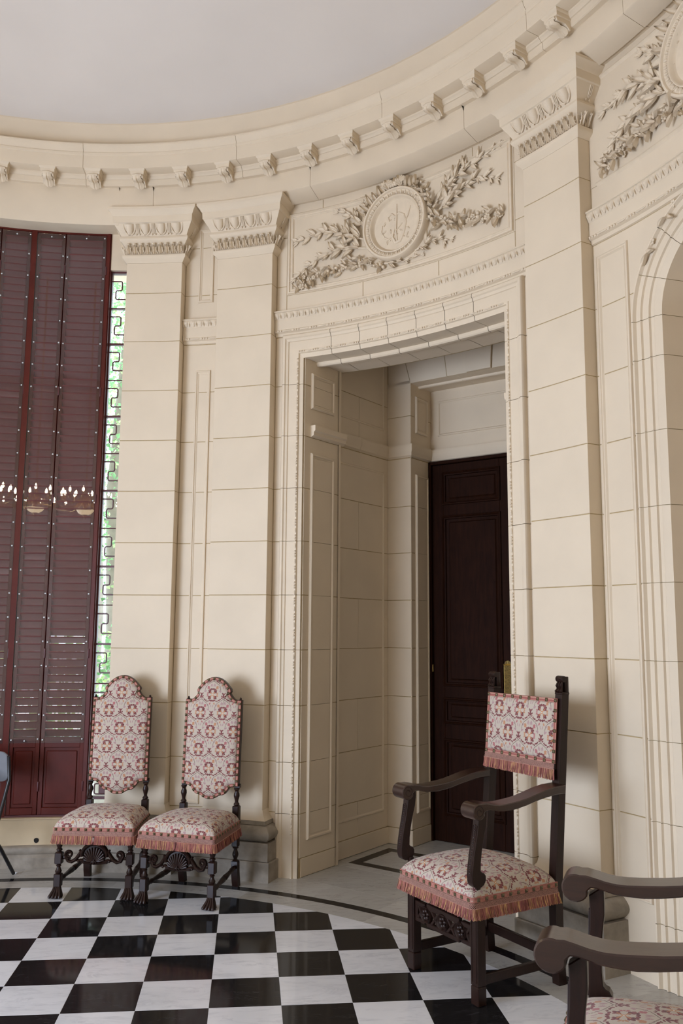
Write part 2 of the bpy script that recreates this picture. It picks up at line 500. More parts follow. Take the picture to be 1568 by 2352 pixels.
def mould_mb(f, u0, u1, prof, mb=None, cap=True, step=0.07):
    """prof: list of (w, v) from top to bottom; swept along u"""
    mb = mb or MB()
    nu = max(1, int(math.ceil(abs(u1-u0)*f.ku/step))) if isinstance(f, Cyl) else 1
    rows = [[f(u0+(u1-u0)*i/nu, v, w) for (w, v) in prof] for i in range(nu+1)]
    mb.grid(rows, 0, False, cap, cap)
    return mb
def mould(parent, f, u0, u1, prof, name='moulding', mat='cream', smooth=40.0):
    return put(name, mould_mb(f, u0, u1, prof), mat, parent, smooth)
def vmould(parent, f, v0, v1, prof, name='moulding', mat='cream', splits=(), smooth=40.0):
    """prof: list of (u, w); swept up v; one part per piece between splits"""
    zs = [v0] + [z for z in splits if v0 < z < v1] + [v1]
    out = []
    for a, b in zip(zs, zs[1:]):
        mb = MB(); g = 0.0018
        mb.grid([[f(u, v, w) for (u, w) in prof] for v in (a+(g if a > v0 else 0), b-(g if b < v1 else 0))], 0, False, True, True)
        out.append(put(name, mb, mat, parent, smooth))
    return out
def frame(parent, f, u0, u1, v0, v1, prof, name='panel_moulding', mat='cream'):
    """mitred rectangular moulding; prof: list of (inset metres, w) from the outer edge inwards"""
    mb = MB(); rows = []
    for d, w in prof:
        a, b, c, e = u0+d/f.ku, u1-d/f.ku, v0+d, v1-d
        nu = max(1, int(math.ceil((u1-u0)*f.ku/0.09))) if isinstance(f, Cyl) else 1
        path = [(a+(b-a)*i/nu, c) for i in range(nu)] + [(b, c)] + [(b+(a-b)*i/nu, e) for i in range(nu)] + [(a, e)]
        rows.append([f(x, y, w) for x, y in path])
    mb.grid(rows, 0, True)
    return put(name, mb, mat, parent, 30.0)
PM = [(0, -0.002), (0, 0.004), (0.004, 0.012), (0.012, 0.013), (0.016, 0.006), (0.020, 0.006), (0.026, 0.002), (0.030, -0.002)]

def pil_rows(t0, t1, Rf, Rb, prof, n=10):
    rows = []
    for p, z in prof:
        R = Rf-p; dt = degrees(p/R)
        a, b = t0-dt, t1+dt
        P = lambda t, r: (r*sin(radians(t)), r*cos(radians(t)), z)
        rows.append([P(a, Rb)] + [P(a+(b-a)*i/n, R) for i in range(n+1)] + [P(b, Rb)])
    return rows
def pil_mould(parent, t0, t1, Rf, Rb, prof, name, mat='cream', smooth=30.0):
    mb = MB(); mb.grid(pil_rows(t0, t1, Rf, Rb, prof), 0, False, True, True)
    return put(name, mb, mat, parent, smooth)

def surf_matrix(f, u, v, w=0.0, roll=0.0, scale=1.0, tilt=0.0):
    """local x along wall, y up the wall, z out of the wall"""
    p = Vector(f(u, v, w)); du = (Vector(f(u+0.01/f.ku, v, w))-p).normalized(); dn = (Vector(f(u, v, w+0.01))-p).normalized()
    dv = dn.cross(du)
    m = Matrix((du, dv, dn)).transposed().to_4x4(); m.translation = p
    s3 = scale if isinstance(scale, (tuple, list)) else (scale,)*3
    return m @ Matrix.Rotation(roll, 4, 'Z') @ Matrix.Rotation(tilt, 4, 'X') @ Matrix.Diagonal((*s3, 1))

R0, RP = 3.71, 3.62
F0, FP = Cyl(R0), Cyl(RP)
H = 0.3910                                                   # height of a stone course
ZJ = [0.0, 0.43, 0.78] + [0.78+0.3925*k for k in range(1, 12)]
ZJ = [z for z in ZJ if z < 5.2]
A0, A1, B0, B1, C0, C1 = 7.1, 14.2, 18.75, 26.0, 59.0, 66.0
DO0, DO1 = 29.6, 55.2                                        # door opening at the wall face
ZLEAF_T, ZLEAF_B, ZBEAD = 4.10, 4.045, 3.95
ZHEAD = 3.73

# ------------------------------------------------------------------ floor
TILE = 0.33
GX, GY = 0.0, 2.8435
floor = bpy.data.objects.new('floor', None)
mb = MB()
n = 72
mb.add([(4.6*sin(2*pi*i/n), 4.6*cos(2*pi*i/n), -0.006) for i in range(n)] + [(4.6*sin(2*pi*i/n), 4.6*cos(2*pi*i/n), -0.20) for i in range(n)],
       [tuple(range(n))] + [(i, (i+1) % n, n+(i+1) % n, n+i) for i in range(n)])
q = [ab(3.2, -1.4, -0.0061), ab(3.2, 1.4, -0.0061), ab(6.0, 1.4, -0.0061), ab(6.0, -1.4, -0.0061)]
mb.add(q, [(0, 1, 2, 3)])
floor = structure(put('floor', mb, 'grout', None, 0))

def clip_poly(poly, nx, ny, d):
    out = []
    for i in range(len(poly)):
        p, q = poly[i], poly[(i+1) % len(poly)]
        a, b = p[0]*nx+p[1]*ny-d, q[0]*nx+q[1]*ny-d
        if a <= 0: out.append(p)
        if (a < 0 < b) or (b < 0 < a):
            t = a/(a-b); out.append((p[0]+(q[0]-p[0])*t, p[1]+(q[1]-p[1])*t))
    return out
def clip_circle(poly, R):
    for k in range(144):
        a = 2*pi*k/144
        nx, ny = sin(a), cos(a)
        if all(p[0]*nx+p[1]*ny <= R for p in poly): continue
        poly = clip_poly(poly, nx, ny, R)
        if len(poly) < 3: return []
    return poly
def slab_piece(poly, mat, name):
    if len(poly) < 3: return
    poly = inset(poly, 0.0007)
    cx = sum(p[0] for p in poly)/len(poly); cy = sum(p[1] for p in poly)/len(poly)
    loc = [(p[0]-cx, p[1]-cy) for p in poly]
    lo = inset(loc, -0.0004)
    mb = MB()
    mb.grid([[(x, y, 0.0) for x, y in loc], [(x, y, -0.0008) for x, y in lo], [(x, y, -0.012) for x, y in lo]], 0, True, True)
    put(name, mb, mat, floor, 0, loc=(cx, cy, 0))
RC = 3.160
nt = 0
for i in range(-10, 10):
    for j in range(-1, 19):
        x0, y1 = GX+i*TILE, GY-j*TILE
        if y1 < -2.2: continue
        poly = clip_circle([(x0, y1-TILE), (x0+TILE, y1-TILE), (x0+TILE, y1), (x0, y1)], RC)
        if len(poly) < 3: continue
        area_ = abs(sum(poly[k][0]*poly[(k+1) % len(poly)][1]-poly[(k+1) % len(poly)][0]*poly[k][1] for k in range(len(poly))))/2
        if area_ < 0.0008: continue
        slab_piece(poly, 'black' if (i+j) % 2 == 0 else 'white', 'marble_tile'); nt += 1
mb = MB()                                                     # the checkerboard goes on behind the viewpoint: one joined patch
for i in range(-10, 10):
    for j in range(15, 20):
        x0, y1 = GX+i*TILE, GY-j*TILE
        if y1 >= -2.2: continue
        poly = clip_circle([(x0, y1-TILE), (x0+TILE, y1-TILE), (x0+TILE, y1), (x0, y1)], RC)
        if len(poly) < 3: continue
        mb.add([(x, y, 0.0) for x, y in inset(poly, 0.0007)], [tuple(range(len(poly)))], 0 if (i+j) % 2 == 0 else 1)
stuff(put('far_tiles', mb, ['black', 'white'], floor, 0))
def arc_poly(t0, t1, Ra, Rb):
    n = max(2, int(abs(t1-t0)/1.0))
    fb = Rb if callable(Rb) else (lambda t: Rb)
    ts = [t0+(t1-t0)*k/n for k in range(n+1)]
    return [(Ra*sin(radians(t)), Ra*cos(radians(t))) for t in ts] + [(fb(t)*sin(radians(t)), fb(t)*cos(radians(t))) for t in reversed(ts)]
RB0, RB1 = 3.318, 3.392
k0 = 10.6-16.36*6
for k in range(22):
    t = k0+16.36*k
    slab_piece(arc_poly(t, t+16.36, RC, RB0), 'slab', 'border_tile')
for k in range(15):
    t = -12.0+24*k
    slab_piece(arc_poly(t, t+24, RB0, RB1), 'black', 'band_tile')
def outer_r(t):
    if DO0-1.5 < t < DO1+1.5: return 3.64/cos(radians(t-42.4))
    return 3.76
js = [-77, -61, -45, -29, -13, -1.4, 4.6, 15.5, 24.6, 34.2, 42.4, 50.5, 61.0, 71.0, 82.0, 93.0, 110, 128, 146, 164, 182, 200, 218, 236, 254, 270, 283]
for a, b in zip(js, js[1:]): slab_piece(arc_poly(a, b, RB1, outer_r), 'slab', 'floor_slab')
def abpoly(a0, a1, b0, b1, ax=AX): return [ab(a0, b0, 0, ax)[:2], ab(a0, b1, 0, ax)[:2], ab(a1, b1, 0, ax)[:2], ab(a1, b0, 0, ax)[:2]]
for b0, b1 in ((-0.86, -0.02), (-0.02, 0.86)): slab_piece(abpoly(3.64, 4.075, b0, b1), 'slab', 'floor_slab')
slab_piece(abpoly(4.075, 4.175, -0.92, 0.92), 'slab', 'floor_slab')
for p in ((4.175, 4.255, -0.79, 0.79), (4.645, 4.725, -0.79, 0.79), (4.255, 4.645, -0.79, -0.71), (4.255, 4.645, 0.71, 0.79)): slab_piece(abpoly(*p), 'black', 'band_tile')
for b0, b1 in ((-0.71, 0.0), (0.0, 0.71)): slab_piece(abpoly(4.255, 4.645, b0, b1), 'slab', 'floor_slab')
slab_piece(abpoly(4.175, 4.725, -0.92, -0.79), 'slab', 'floor_slab'); slab_piece(abpoly(4.175, 4.725, 0.79, 0.92), 'slab', 'floor_slab')
slab_piece(abpoly(4.725, 5.4, -0.92, 0.92), 'slab', 'floor_slab')
slab_piece(abpoly(3.74, 4.7, -0.42, 0.42, AX2), 'slab', 'floor_slab')

# ------------------------------------------------------------------ walls: the door bay
def shell(name, f, u0, u1, v0, v1, w=-0.012, mat='joint', label=None):
    return structure(put(name, sheet_mb(f, u0, u1, v0, v1, w), mat, None, 60), label)
wallc = structure(link('wall_center', None))
def mortar(parent, f, u0, u1, v0, v1, w=-0.0035): return put('mortar_bed', sheet_mb(f, u0, u1, v0, v1, w), 'joint', parent, 60)
ZT = 5.02                                                     # underside of the entablature
mortar(wallc, F0, A1-0.5, B0+0.5, 0, ZT); mortar(wallc, F0, B1-0.5, DO0, 0, ZT); mortar(wallc, F0, DO1, C0+0.5, 0, ZT); mortar(wallc, F0, DO0, DO1, ZHEAD+0.02, ZT)
Zc = [0.0] + ZJ[1:]
def course(parent, f, u0, u1, z0, z1, **kw):
    zs = [z0] + [z for z in Zc if z0+0.03 < z < z1-0.03] + [z1]
    for a, b in zip(zs, zs[1:]): block(parent, f, u0, u1, a, b, **kw)
def belt(parent, f, u0, u1):
    """leaf moulding, plain band and bead moulding that run between the pilasters"""
    mould(parent, f, u0, u1, [(-0.01, ZLEAF_T+0.02), (0.050, ZLEAF_T+0.005), (0.052, ZLEAF_T-0.006), (0.044, ZLEAF_T-0.010), (0.046, ZLEAF_T-0.022), (0.028, ZLEAF_B), (0.024, ZLEAF_B-0.004), (-0.01, ZLEAF_B-0.006)], 'belt_moulding')
    mould(parent, f, u0, u1, [(-0.01, ZLEAF_B-0.002), (0.024, ZLEAF_B-0.004), (0.024, ZBEAD+0.012), (0.028, ZBEAD+0.008), (0.028, ZBEAD-0.008), (0.012, ZBEAD-0.014), (0.008, ZBEAD-0.034), (-0.01, ZBEAD-0.040)], 'belt_band')
    m = leaf_tip_mesh(); step = 0.052/f.ku
    nn = int((u1-u0)/step)
    for k in range(nn): link('leaf_tip', m, parent, mw=surf_matrix(f, u0+(k+0.5)*(u1-u0)/nn, (ZLEAF_T+ZLEAF_B)/2-0.004, 0.036, 0, (1, 1.15, 2.0), 0.25))
    mbb = MB(); step = 0.021/f.ku; nn = int((u1-u0)/step)
    for k in range(nn):
        if k % 7 in (3, 4, 5, 6):
            if k % 7 == 3: 
                mbb.tube([f(u0+(k+j*0.6)*step, ZBEAD, 0.030) for j in range(7)], [0.002, .006, .007, .007, .007, .006, .002], 6)
            continue
        mbb.ball(f(u0+(k+0.5)*step, ZBEAD, 0.030), 0.0085, 6, 4)
    stuff(put('bead_row', mbb, 'plaster', parent, 60))
_c = {}
def leaf_tip_mesh():
    if 'tip' in _c: return _c['tip']
    mb = MB()                                                 # water leaf: ribbed heart that hangs point down, with a dart beside it
    rows = []
    for j in range(6):
        t = j/5; y = 0.020-0.040*t; hw = 0.021*(1-t**2.2)+0.0005
        rows.append([(hw*s_, y, 0.002+0.010*(1-abs(s_)**1.5)*sin(pi*min(1, t+0.15)) - (0.006 if abs(s_) < .1 else 0)*(1-t)) for s_ in (-1, -0.55, 0, 0.55, 1)])
    mb.grid(rows)
    mb.tube([(0.026, 0.020, 0.0), (0.026, -0.004, 0.006), (0.026, -0.018, 0.001)], [0.002, 0.0035, 0.001], 5)
    _c['tip'] = mb.mesh('leaf_tip', 'plaster', 60); return _c['tip']

# narrow strip between the two pilasters
belt(wallc, F0, A1, B0)
course(wallc, F0, A1, B0, 0.36, ZBEAD-0.04); course(wallc, F0, A1, B0, ZLEAF_T, ZT)
frame(wallc, F0, 15.85, 17.75, 0.45, 3.70, PM); frame(wallc, F0, 15.9, 17.8, 4.25, 4.86, PM)
# recess slips at both sides of the door surround
for u0, u1 in ((B1, 27.05), (57.35, C0)):
    course(wallc, F0, u0, u1, 0, ZBEAD-0.04); 
course(wallc, F0, B1, 27.3, ZLEAF_T, ZT); course(wallc, F0, 56.7, C0, ZLEAF_T, ZT)
belt(wallc, F0, B1, C0)
for u0, u1 in ((27.3, 37.2), (37.2, 47.0), (47.0, 56.7)):
    block(wallc, F0, u0, u1, ZLEAF_T, 4.24)
for u0, u1 in ((27.3, 31.9), (31.9, 41.8), (41.8, 51.5), (51.5, 56.7)):
    block(wallc, F0, u0, u1, 4.89, ZT)
block(wallc, F0, 27.3, 56.7, 4.24, 4.89, name='panel_field', ch=0.001, gap=0.0)
# door surround: stepped jambs and head
JL = [(27.05, -0.004), (27.05, 0.028), (27.18, 0.038), (27.45, 0.040), (27.55, 0.030), (27.80, 0.026), (27.85, 0.018), (28.85, 0.018), (28.90, 0.024), (29.10, 0.024), (29.16, 0.010), (29.60, 0.004), (29.60, -0.02)]
def mir(pr): return [(2*42.4-u, w_) for u, w_ in reversed(pr)]
for sg in (1, -1):
    U = lambda u: u if sg == 1 else 2*42.4-u
    mb = MB(); mb.grid([[F0(U(u), z, w_) for u, w_ in ((27.3, .001), (29.58, .0015), (29.58, -.06), (27.3, -.06))] for z in (0, ZHEAD+.15)], 0, True); put('mortar_bed', mb, 'joint', wallc, 0)
for prof in (JL, mir(JL)):
    vmould(wallc, F0, 0.0, ZHEAD, prof, 'door_jamb_stone', splits=Zc[1:])
hd = [(u-27.05)*F0.ku for u, w_ in JL]
HP = [(w_, ZHEAD+0.185-d*1.12) for d, (u, w_) in zip(hd, JL)]
HP[-1] = (-0.02, ZHEAD-0.0001)
for sg in (1, -1):                                            # mitred tops of the jambs
    mb = MB()
    U = lambda u: u if sg == 1 else 2*42.4-u
    mb.grid([[F0(U(u), ZHEAD, w_) for u, w_ in JL], [F0(U(u), z, w_) for (u, w_), (w2_, z) in zip(JL, HP)]])
    put('door_jamb_stone', mb, 'cream', wallc, 40)
vs = [27.05] + [DO0+ (DO1-DO0)*k/7 for k in range(1, 7)] + [57.75]
for k in range(7):
    u0, u1 = vs[k], vs[k+1]
    g = 0.0018/F0.ku
    mb = MB(); nn = 8
    mb.grid([[F0((ua+(ub-ua)*i/nn), z, w_) for (w_, z), ua, ub in zip(HP, [JL[q][0] if k == 0 else u0+g for q in range(len(JL))], [2*42.4-JL[q][0] if k == 6 else u1-g for q in range(len(JL))])] for i in range(nn+1)])
    put('lintel_stone', mb, 'cream', wallc, 40)
mbb = MB()
for sd in (28.98, 2*42.4-28.98):
    z = 0.30
    i = 0
    while z < ZHEAD:
        if i % 6 < 3: mbb.ball(F0(sd, z, 0.026), 0.0075, 6, 4)
        elif i % 6 == 4: mbb.ball(F0(sd, z, 0.024), 0.007, 6, 4, (1, 1, 2.8))
        z += 0.019; i += 1
u = 29.2; i = 0
while u < 55.6:
    if i % 6 < 3: mbb.ball(F0(u, ZHEAD+0.047, 0.026), 0.0075, 6, 4)
    elif i % 6 == 4: mbb.tube([F0(u+k*0.2-0.4, ZHEAD+0.047, 0.024) for k in range(5)], [.002, .006, .007, .006, .002], 6)
    u += 0.019/F0.ku; i += 1
stuff(put('bead_row', mbb, 'plaster', wallc, 60))
# head soffit stones
def rz_ann():
    mb = MB(); mb.grid([[(r*sin(radians(t)), r*cos(radians(t)), z) for t in [27.6+29.6*i/24 for i in range(25)]] for r, z in ((3.722, ZHEAD+0.14), (3.716, ZHEAD+0.0035), (4.19, ZHEAD+0.0035))]); return mb
class Soff:                                                   # looks down: v is the radius, w goes down
    ku = F0.ku
    def __call__(s, u, v, w=0.0): a = radians(u); return (v*sin(a), v*cos(a), ZHEAD - w)
put('mortar_bed', rz_ann(), 'joint', wallc, 0)
for k in range(7):
    u0, u1 = ([DO0-1]+vs[1:7]+[DO1+1])[k:k+2]
    m_ = MB(); g = 0.0018/F0.ku; n = 4
    rows = []
    for (r, z) in ((3.718, ZHEAD+0.06), (3.708, ZHEAD), (3.85, ZHEAD), (3.852, ZHEAD-0.022), (3.86, ZHEAD-0.03), (3.885, ZHEAD-0.03), (3.895, ZHEAD-0.02), (3.91, ZHEAD-0.018), (3.912, ZHEAD), (4.17, ZHEAD), (4.17, ZHEAD+0.5)):
        c = 0.6 if 3.851 < r < 3.9119 and z < ZHEAD-0.001 else 0
        ua = u0+g + (c+1.0 if k == 0 and c else 0); ub = u1-g - (c+1.0 if k == 6 and c else 0)
        rows.append([(r*sin(radians(ua+(ub-ua)*i/n)), r*cos(radians(ua+(ub-ua)*i/n)), z) for i in range(n+1)])
    m_.grid(rows)
    put('soffit_stone', m_, 'cream', wallc, 30)

# ------------------------------------------------------------------ vestibule behind the door bay
wn = structure(link('wall_niche', None))
def jamb(sd, parent, ax=AX, b=0.814, a0=3.645, a1=4.07):
    A_ = Vector((sin(ax), cos(ax), 0)); B_ = Vector((cos(ax), -sin(ax), 0))
    return Plane(B_*(b*sd), A_, B_*(-sd))
for sd in (-1, 1):
    f = jamb(sd, wn)
    put('mortar_bed', sheet_mb(f, 3.622, 4.07, 0, 3.78, -0.0035), 'joint', wn, 0)
    zs = [0.13] + [z for z in Zc if 0.2 < z < 3.7] + [ZHEAD+0.02]
    for a, b in zip(zs, zs[1:]): block(wn, f, 3.626, 4.07, a, b, nu=1)
    put('baseboard', MB_box := block_mb(f, 3.645, 4.085, 0.0, 0.13, nu=1), 'cream', wn, 20)
    MB_box.v  # plain skirting
    for (z0, z1) in ((0.245, 3.015), (3.355, 3.63)):
        frame(wn, f, 3.70, 3.985, z0, z1, [(0, -.002), (0, .010), (.008, .018), (.018, .018), (.024, .010), (.034, .010)])
        zz = [z0+0.034] + [z for z in Zc if z0+0.1 < z < z1-0.05] + [z1-0.034]
        for a, b in zip(zz, zz[1:]): block(wn, f, 3.734, 3.951, a, b, name='panel_field', nu=1, ch=0.001, gap=0.001) .location += f.nd*0.010
    # impost moulding
    mb = MB(); pr = [(0.0, 3.225), (0.045, 3.225), (0.045, 3.185), (0.032, 3.175), (0.030, 3.15), (0.0, 3.135)]
    mb.grid([[f(u, v, w_) for w_, v in pr] for u in (3.70, 4.105)], 0, False, True, True)
    put('impost_moulding', mb, 'cream', wn, 40)
    # end face of the jamb towards the vestibule and the return wall
    g = Plane(ab(4.07, 0.0), BD*sd, AD)
    block(wn, g, 0.80, 1.0, 0.0, 4.6, nu=1, name='return_stone')
    # side wall
    s_ = Plane(BD*(0.885*sd), AD, BD*(-sd))
    put('mortar_bed', sheet_mb(s_, 4.05, 4.9, 0, 4.6, -0.0035), 'joint', wn, 0)
    block(wn, s_, 4.07, 4.87, 0.0, 0.13, nu=1, name='baseboard').location += s_.nd*0.012
    zs = [0.13] + [z for z in Zc if z > 0.5 and z < 2.9] + [2.96]
    zs = [0.13, 0.39] + [0.78+0.3925*k for k in range(0, 6)] + [3.155]
    for i, (a, b) in enumerate(zip(zs, zs[1:])):
        if i % 2 == 0 and i < len(zs)-2:
            block(wn, s_, 4.07, 4.43, a, b, nu=1); block(wn, s_, 4.43, 4.86, a, b, nu=1)
        else: block(wn, s_, 4.07, 4.86, a, b, nu=1)
    frame(wn, s_, 4.06, 4.80, 0.26, 3.04, [(0, -.002), (.006, .007), (.016, .007), (.022, 0.001), (.03, -.002)])
    for (a0, a1) in ((4.07, 4.43), (4.43, 4.86)):
        mb = MB(); pr = [(-0.01, 3.27), (0.028, 3.27), (0.028, 3.215), (0.018, 3.20), (0.016, 3.175), (-0.01, 3.155)]
        mb.grid([[s_(u, v, w_) for w_, v in pr] for u in (a0+.0015, a1-.0015)], 0, False, True, True)
        put('belt_moulding', mb, 'cream', wn, 40)
        block(wn, s_, a0, a1, 3.27, 3.62, nu=1)
    block(wn, s_, 4.07, 4.86, 3.62, 4.02, nu=1); block(wn, s_, 4.07, 4.86, 4.02, 4.45, nu=1)
    frame(wn, s_, 4.06, 4.80, 3.40, 4.30, [(0, -.002), (.006, .007), (.016, .007), (.022, 0.001), (.03, -.002)])
    # inner pier: front face and side face
    pf = Plane(ab(4.86, 0.0), BD*sd, -AD)
    put('mortar_bed', sheet_mb(pf, 0.66, 0.90, 0, 3.9, -0.0035), 'joint', wn, 0)
    zs = [0.13, 0.39] + [0.78+0.3925*k for k in range(0, 6)] + [3.155]
    for a, b in zip(zs, zs[1:]): block(wn, pf, 0.655, 0.90, a, b, nu=1)
    for a, b in ((3.27, 3.52), (3.52, 3.83)): block(wn, pf, 0.655, 0.90, a, b, nu=1)
    block(wn, pf, 0.645, 0.90, 0.0, 0.13, nu=1, name='baseboard').location += pf.nd*0.010
    ps = Plane(BD*(0.655*sd), AD, BD*(-sd))
    put('mortar_bed', sheet_mb(ps, 4.87, 5.24, 0, 3.9, -0.0035), 'joint', wn, 0)
    for a, b in zip(zs, zs[1:]): block(wn, ps, 4.86, 5.22, a, b, nu=1)
    for a, b in ((3.27, 3.52), (3.52, 3.83)): block(wn, ps, 4.86, 5.22, a, b, nu=1)
    block(wn, ps, 4.85, 5.22, 0.0, 0.13, nu=1, name='baseboard').location += ps.nd*0.010
    for (z0, z1) in ((0.25, 3.02), (3.38, 3.70)):
        frame(wn, ps, 4.93, 5.13, z0, z1, [(0, -.002), (0, .010), (.008, .018), (.018, .018), (.024, .010), (.034, .010)])
        zz = [z0+0.034] + [z for z in zs if z0+0.1 < z < z1-0.05] + [z1-0.034]
        for a, b in zip(zz, zz[1:]): block(wn, ps, 4.964, 5.096, a, b, name='panel_field', nu=1, ch=.001, gap=.001).location += ps.nd*0.010
    for pl, (a0, a1) in ((pf, (0.655, 0.885)), (ps, (4.86, 5.2))):
        mb = MB(); pr = [(-0.01, 3.27), (0.028, 3.27), (0.028, 3.215), (0.018, 3.20), (0.016, 3.175), (-0.01, 3.155)]
        mb.grid([[pl(a0-max(w_, 0), v, w_) for w_, v in pr], [pl(a1, v, w_) for w_, v in pr]], 0, False, True, True)
        put('belt_moulding', mb, 'cream', wn, 40)
# inner lintel with a keystone, its soffit, and the wall over the door
pl = Plane(ab(4.86, 0.0), BD, -AD)
put('mortar_bed', sheet_mb(pl, -0.9, 0.9, 3.8, 4.6, -0.0035), 'joint', wn, 0)
ed = [-0.885, -0.655, -0.30, 0.0-0.11, 0.11, 0.30, 0.655, 0.885]
for k, (a, b) in enumerate(zip(ed, ed[1:])):
    top = 4.04 if k in (0, 1, 5, 6) else (4.10 if k in (2, 4) else 4.22)
    sl = 0.16
    uL = (lambda v, a=a: a + (a*sl*(v-3.8)/0.4 if abs(a) < 0.7 else 0)); uR = (lambda v, b=b: b + (b*sl*(v-3.8)/0.4 if abs(b) < 0.7 else 0))
    block(wn, pl, uL, uR, 3.80, top, nu=2, nv=3, name='voussoir').location += pl.nd*(0.02 if k == 3 else 0)
for a, b, z0 in ((-0.885, -0.36, 4.04), (-0.36, -0.12, 4.10), (0.12, 0.36, 4.10), (0.36, 0.885, 4.04), (-0.12, 0.12, 4.22)): block(wn, pl, a, b, z0, 4.46, nu=1)
for k in range(3):
    b0 = -0.655+1.31*k/3
    mb = MB(); rows = []
    for (a_, z) in ((4.86, 3.80), (4.98, 3.80), (4.982, 3.785), (4.99, 3.78), (5.01, 3.78), (5.02, 3.79), (5.03, 3.80), (5.22, 3.80)):
        rows.append([ab(a_, b0+0.0015, z), ab(a_, b0+1.31/3-0.0015, z)])
    mb.grid(rows); put('soffit_stone', mb, 'cream', wn, 30)
pd = Plane(ab(5.198, 0.0), BD, -AD)
block(wn, pd, -0.655, 0.655, 3.27, 3.81, nu=1, ch=.001, gap=0)
frame(wn, pd, -0.585, 0.585, 3.387, 3.703, [(0, -.002), (.006, .009), (.016, .009), (.022, 0.001), (.03, -.002)])
mb = MB(); pr = [(-0.01, 3.27), (0.028, 3.27), (0.028, 3.215), (0.018, 3.20), (0.016, 3.175), (-0.01, 3.160)]
mb.grid([[pd(u, v, w_) for w_, v in pr] for u in (-0.655, 0.655)], 0, False, True, True); put('belt_moulding', mb, 'cream', wn, 40)
mb = MB(); mb.add([ab(4.0, -1, 4.46), ab(4.0, 1, 4.46), ab(5.3, 1, 4.46), ab(5.3, -1, 4.46)], [(0, 1, 2, 3)])
mb.add([ab(5.28, -1, 0), ab(5.28, 1, 0), ab(5.28, 1, 4.5), ab(5.28, -1, 4.5)], [(0, 1, 2, 3)])
mb.add([ab(4.14, -1, 3.75), ab(4.14, 1, 3.75), ab(4.14, 1, 4.5), ab(4.14, -1, 4.5)], [(0, 1, 2, 3)])
put('vault_plaster', mb, 'cream', wn, 0)

# door_1: dark panelled leaves
door = structure(link('door_1', None), 'dark brown panelled wooden door at the back of the vestibule')
fp = Plane(ab(5.17, 0.0), BD, -AD)
def pbox(pl, u0, u1, v0, v1, w0, w1, mb, ch=0.003): mb.box(u0, u1, w0, w1, v0, v1, ch, 0, lambda x, y, z: pl(x, z, y))
mb = MB()
pbox(fp, -0.652, -0.628, 0, 3.155, -0.04, 0.03, mb); pbox(fp, 0.628, 0.652, 0, 3.155, -0.04, 0.03, mb); pbox(fp, -0.652, 0.652, 3.13, 3.158, -0.04, 0.03, mb)
put('door_frame', mb, 'doorwood', door)
def leaf(u0, u1):
    mb = MB(); w0, w1 = -0.045, 0.0
    st = 0.105; ys = [0.0, 0.22, 0.815, 0.955, 1.15, 1.262, 2.672, 2.785, 3.05, 3.13]
    pbox(fp, u0, u0+st, 0.004, 3.128, w0, w1, mb); pbox(fp, u1-st, u1, 0.004, 3.128, w0, w1, mb)
    for z0, z1 in ((0.004, 0.22), (0.815, 0.955), (1.15, 1.262), (2.672, 2.785), (3.05, 3.128)): pbox(fp, u0+st, u1-st, z0, z1, w0, w1, mb)
    lf = put('door_leaf', mb, 'doorwood', door)
    for z0, z1 in ((0.22, 0.815), (0.955, 1.15), (1.262, 2.672), (2.785, 3.05)):
        frame(lf, fp, u0+st-0.012, u1-st+0.012, z0-0.012, z1+0.012, [(0, -.002), (.004, .012), (.014, .016), (.022, .006), (.030, .003), (.034, -.012), (.046, -.014), (.06, -.022)], 'panel_moulding', 'doorwood')
        m2 = MB(); pbox(fp, u0+st+0.045, u1-st-0.045, z0+0.045, z1-0.045, -0.04, -0.012, m2, 0.008)
        put('door_panel', m2, 'doorwood', lf)
    return lf
lf = leaf(-0.626, 0.112); leaf(0.114, 0.626)
mb = MB(); zt, zb = 1.468, 1.02
poly = [(0.022, zb), (0.088, zb), (0.088, zt-0.03), (0.094, zt-0.03), (0.094, zt-0.02)] + [(0.055+0.028*cos(a*pi/8), zt-0.02+0.028*sin(a*pi/8)) for a in range(9)] + [(0.016, zt-0.02), (0.016, zt-0.03), (0.022, zt-0.03)]
mb.prism(poly, lambda a, b: fp(a, b, 0.0), lambda a, b: fp(a, b, 0.004))
pp = put('push_plate', mb, plain('dark_brass_plate', (0.10, 0.062, 0.015), 0.45, 0.2, 40, 0, .5, .8), lf)
pp['label'] = 'pierced brass push plate'
mb = MB()                                                     # raised lattice of the plate
z = zb+0.01
while z < zt-0.045:
    for sg in (1, -1):
        mb.tube([fp(0.055-0.030*sg, z, 0.0045), fp(0.055+0.030*sg, z+0.030, 0.0045)], 0.0011, 4)
        mb.tube([fp(0.055-0.030*sg, z+0.011, 0.0045), fp(0.055+0.004*sg, z+0.028, 0.0045)], 0.0011, 4)
    z += 0.011
for x in (0.023, 0.087): mb.tube([fp(x, zb, 0.0045), fp(x, zt-0.03, 0.0045)], 0.002, 4)
mb.tube([fp(0.018, zt-0.026, 0.0045), fp(0.092, zt-0.026, 0.0045)], 0.003, 4)
for a in range(7): mb.tube([fp(0.055, zt-0.022, 0.0045), fp(0.055+0.026*cos(pi*a/6), zt-0.022+0.026*sin(pi*a/6), 0.0045)], 0.0012, 4)
stuff(put('plate_lattice', mb, 'brass', pp, 60))
mb = MB(); mb.lathe([(0.006, -0.03), (0.007, -0.028), (0.007, 0.028), (0.006, 0.03)], 8, (0, 0), lambda x, y, z: fp(-0.63+x, 1.395+z, 0.012+y)); put('hinge', mb, 'brass', lf)

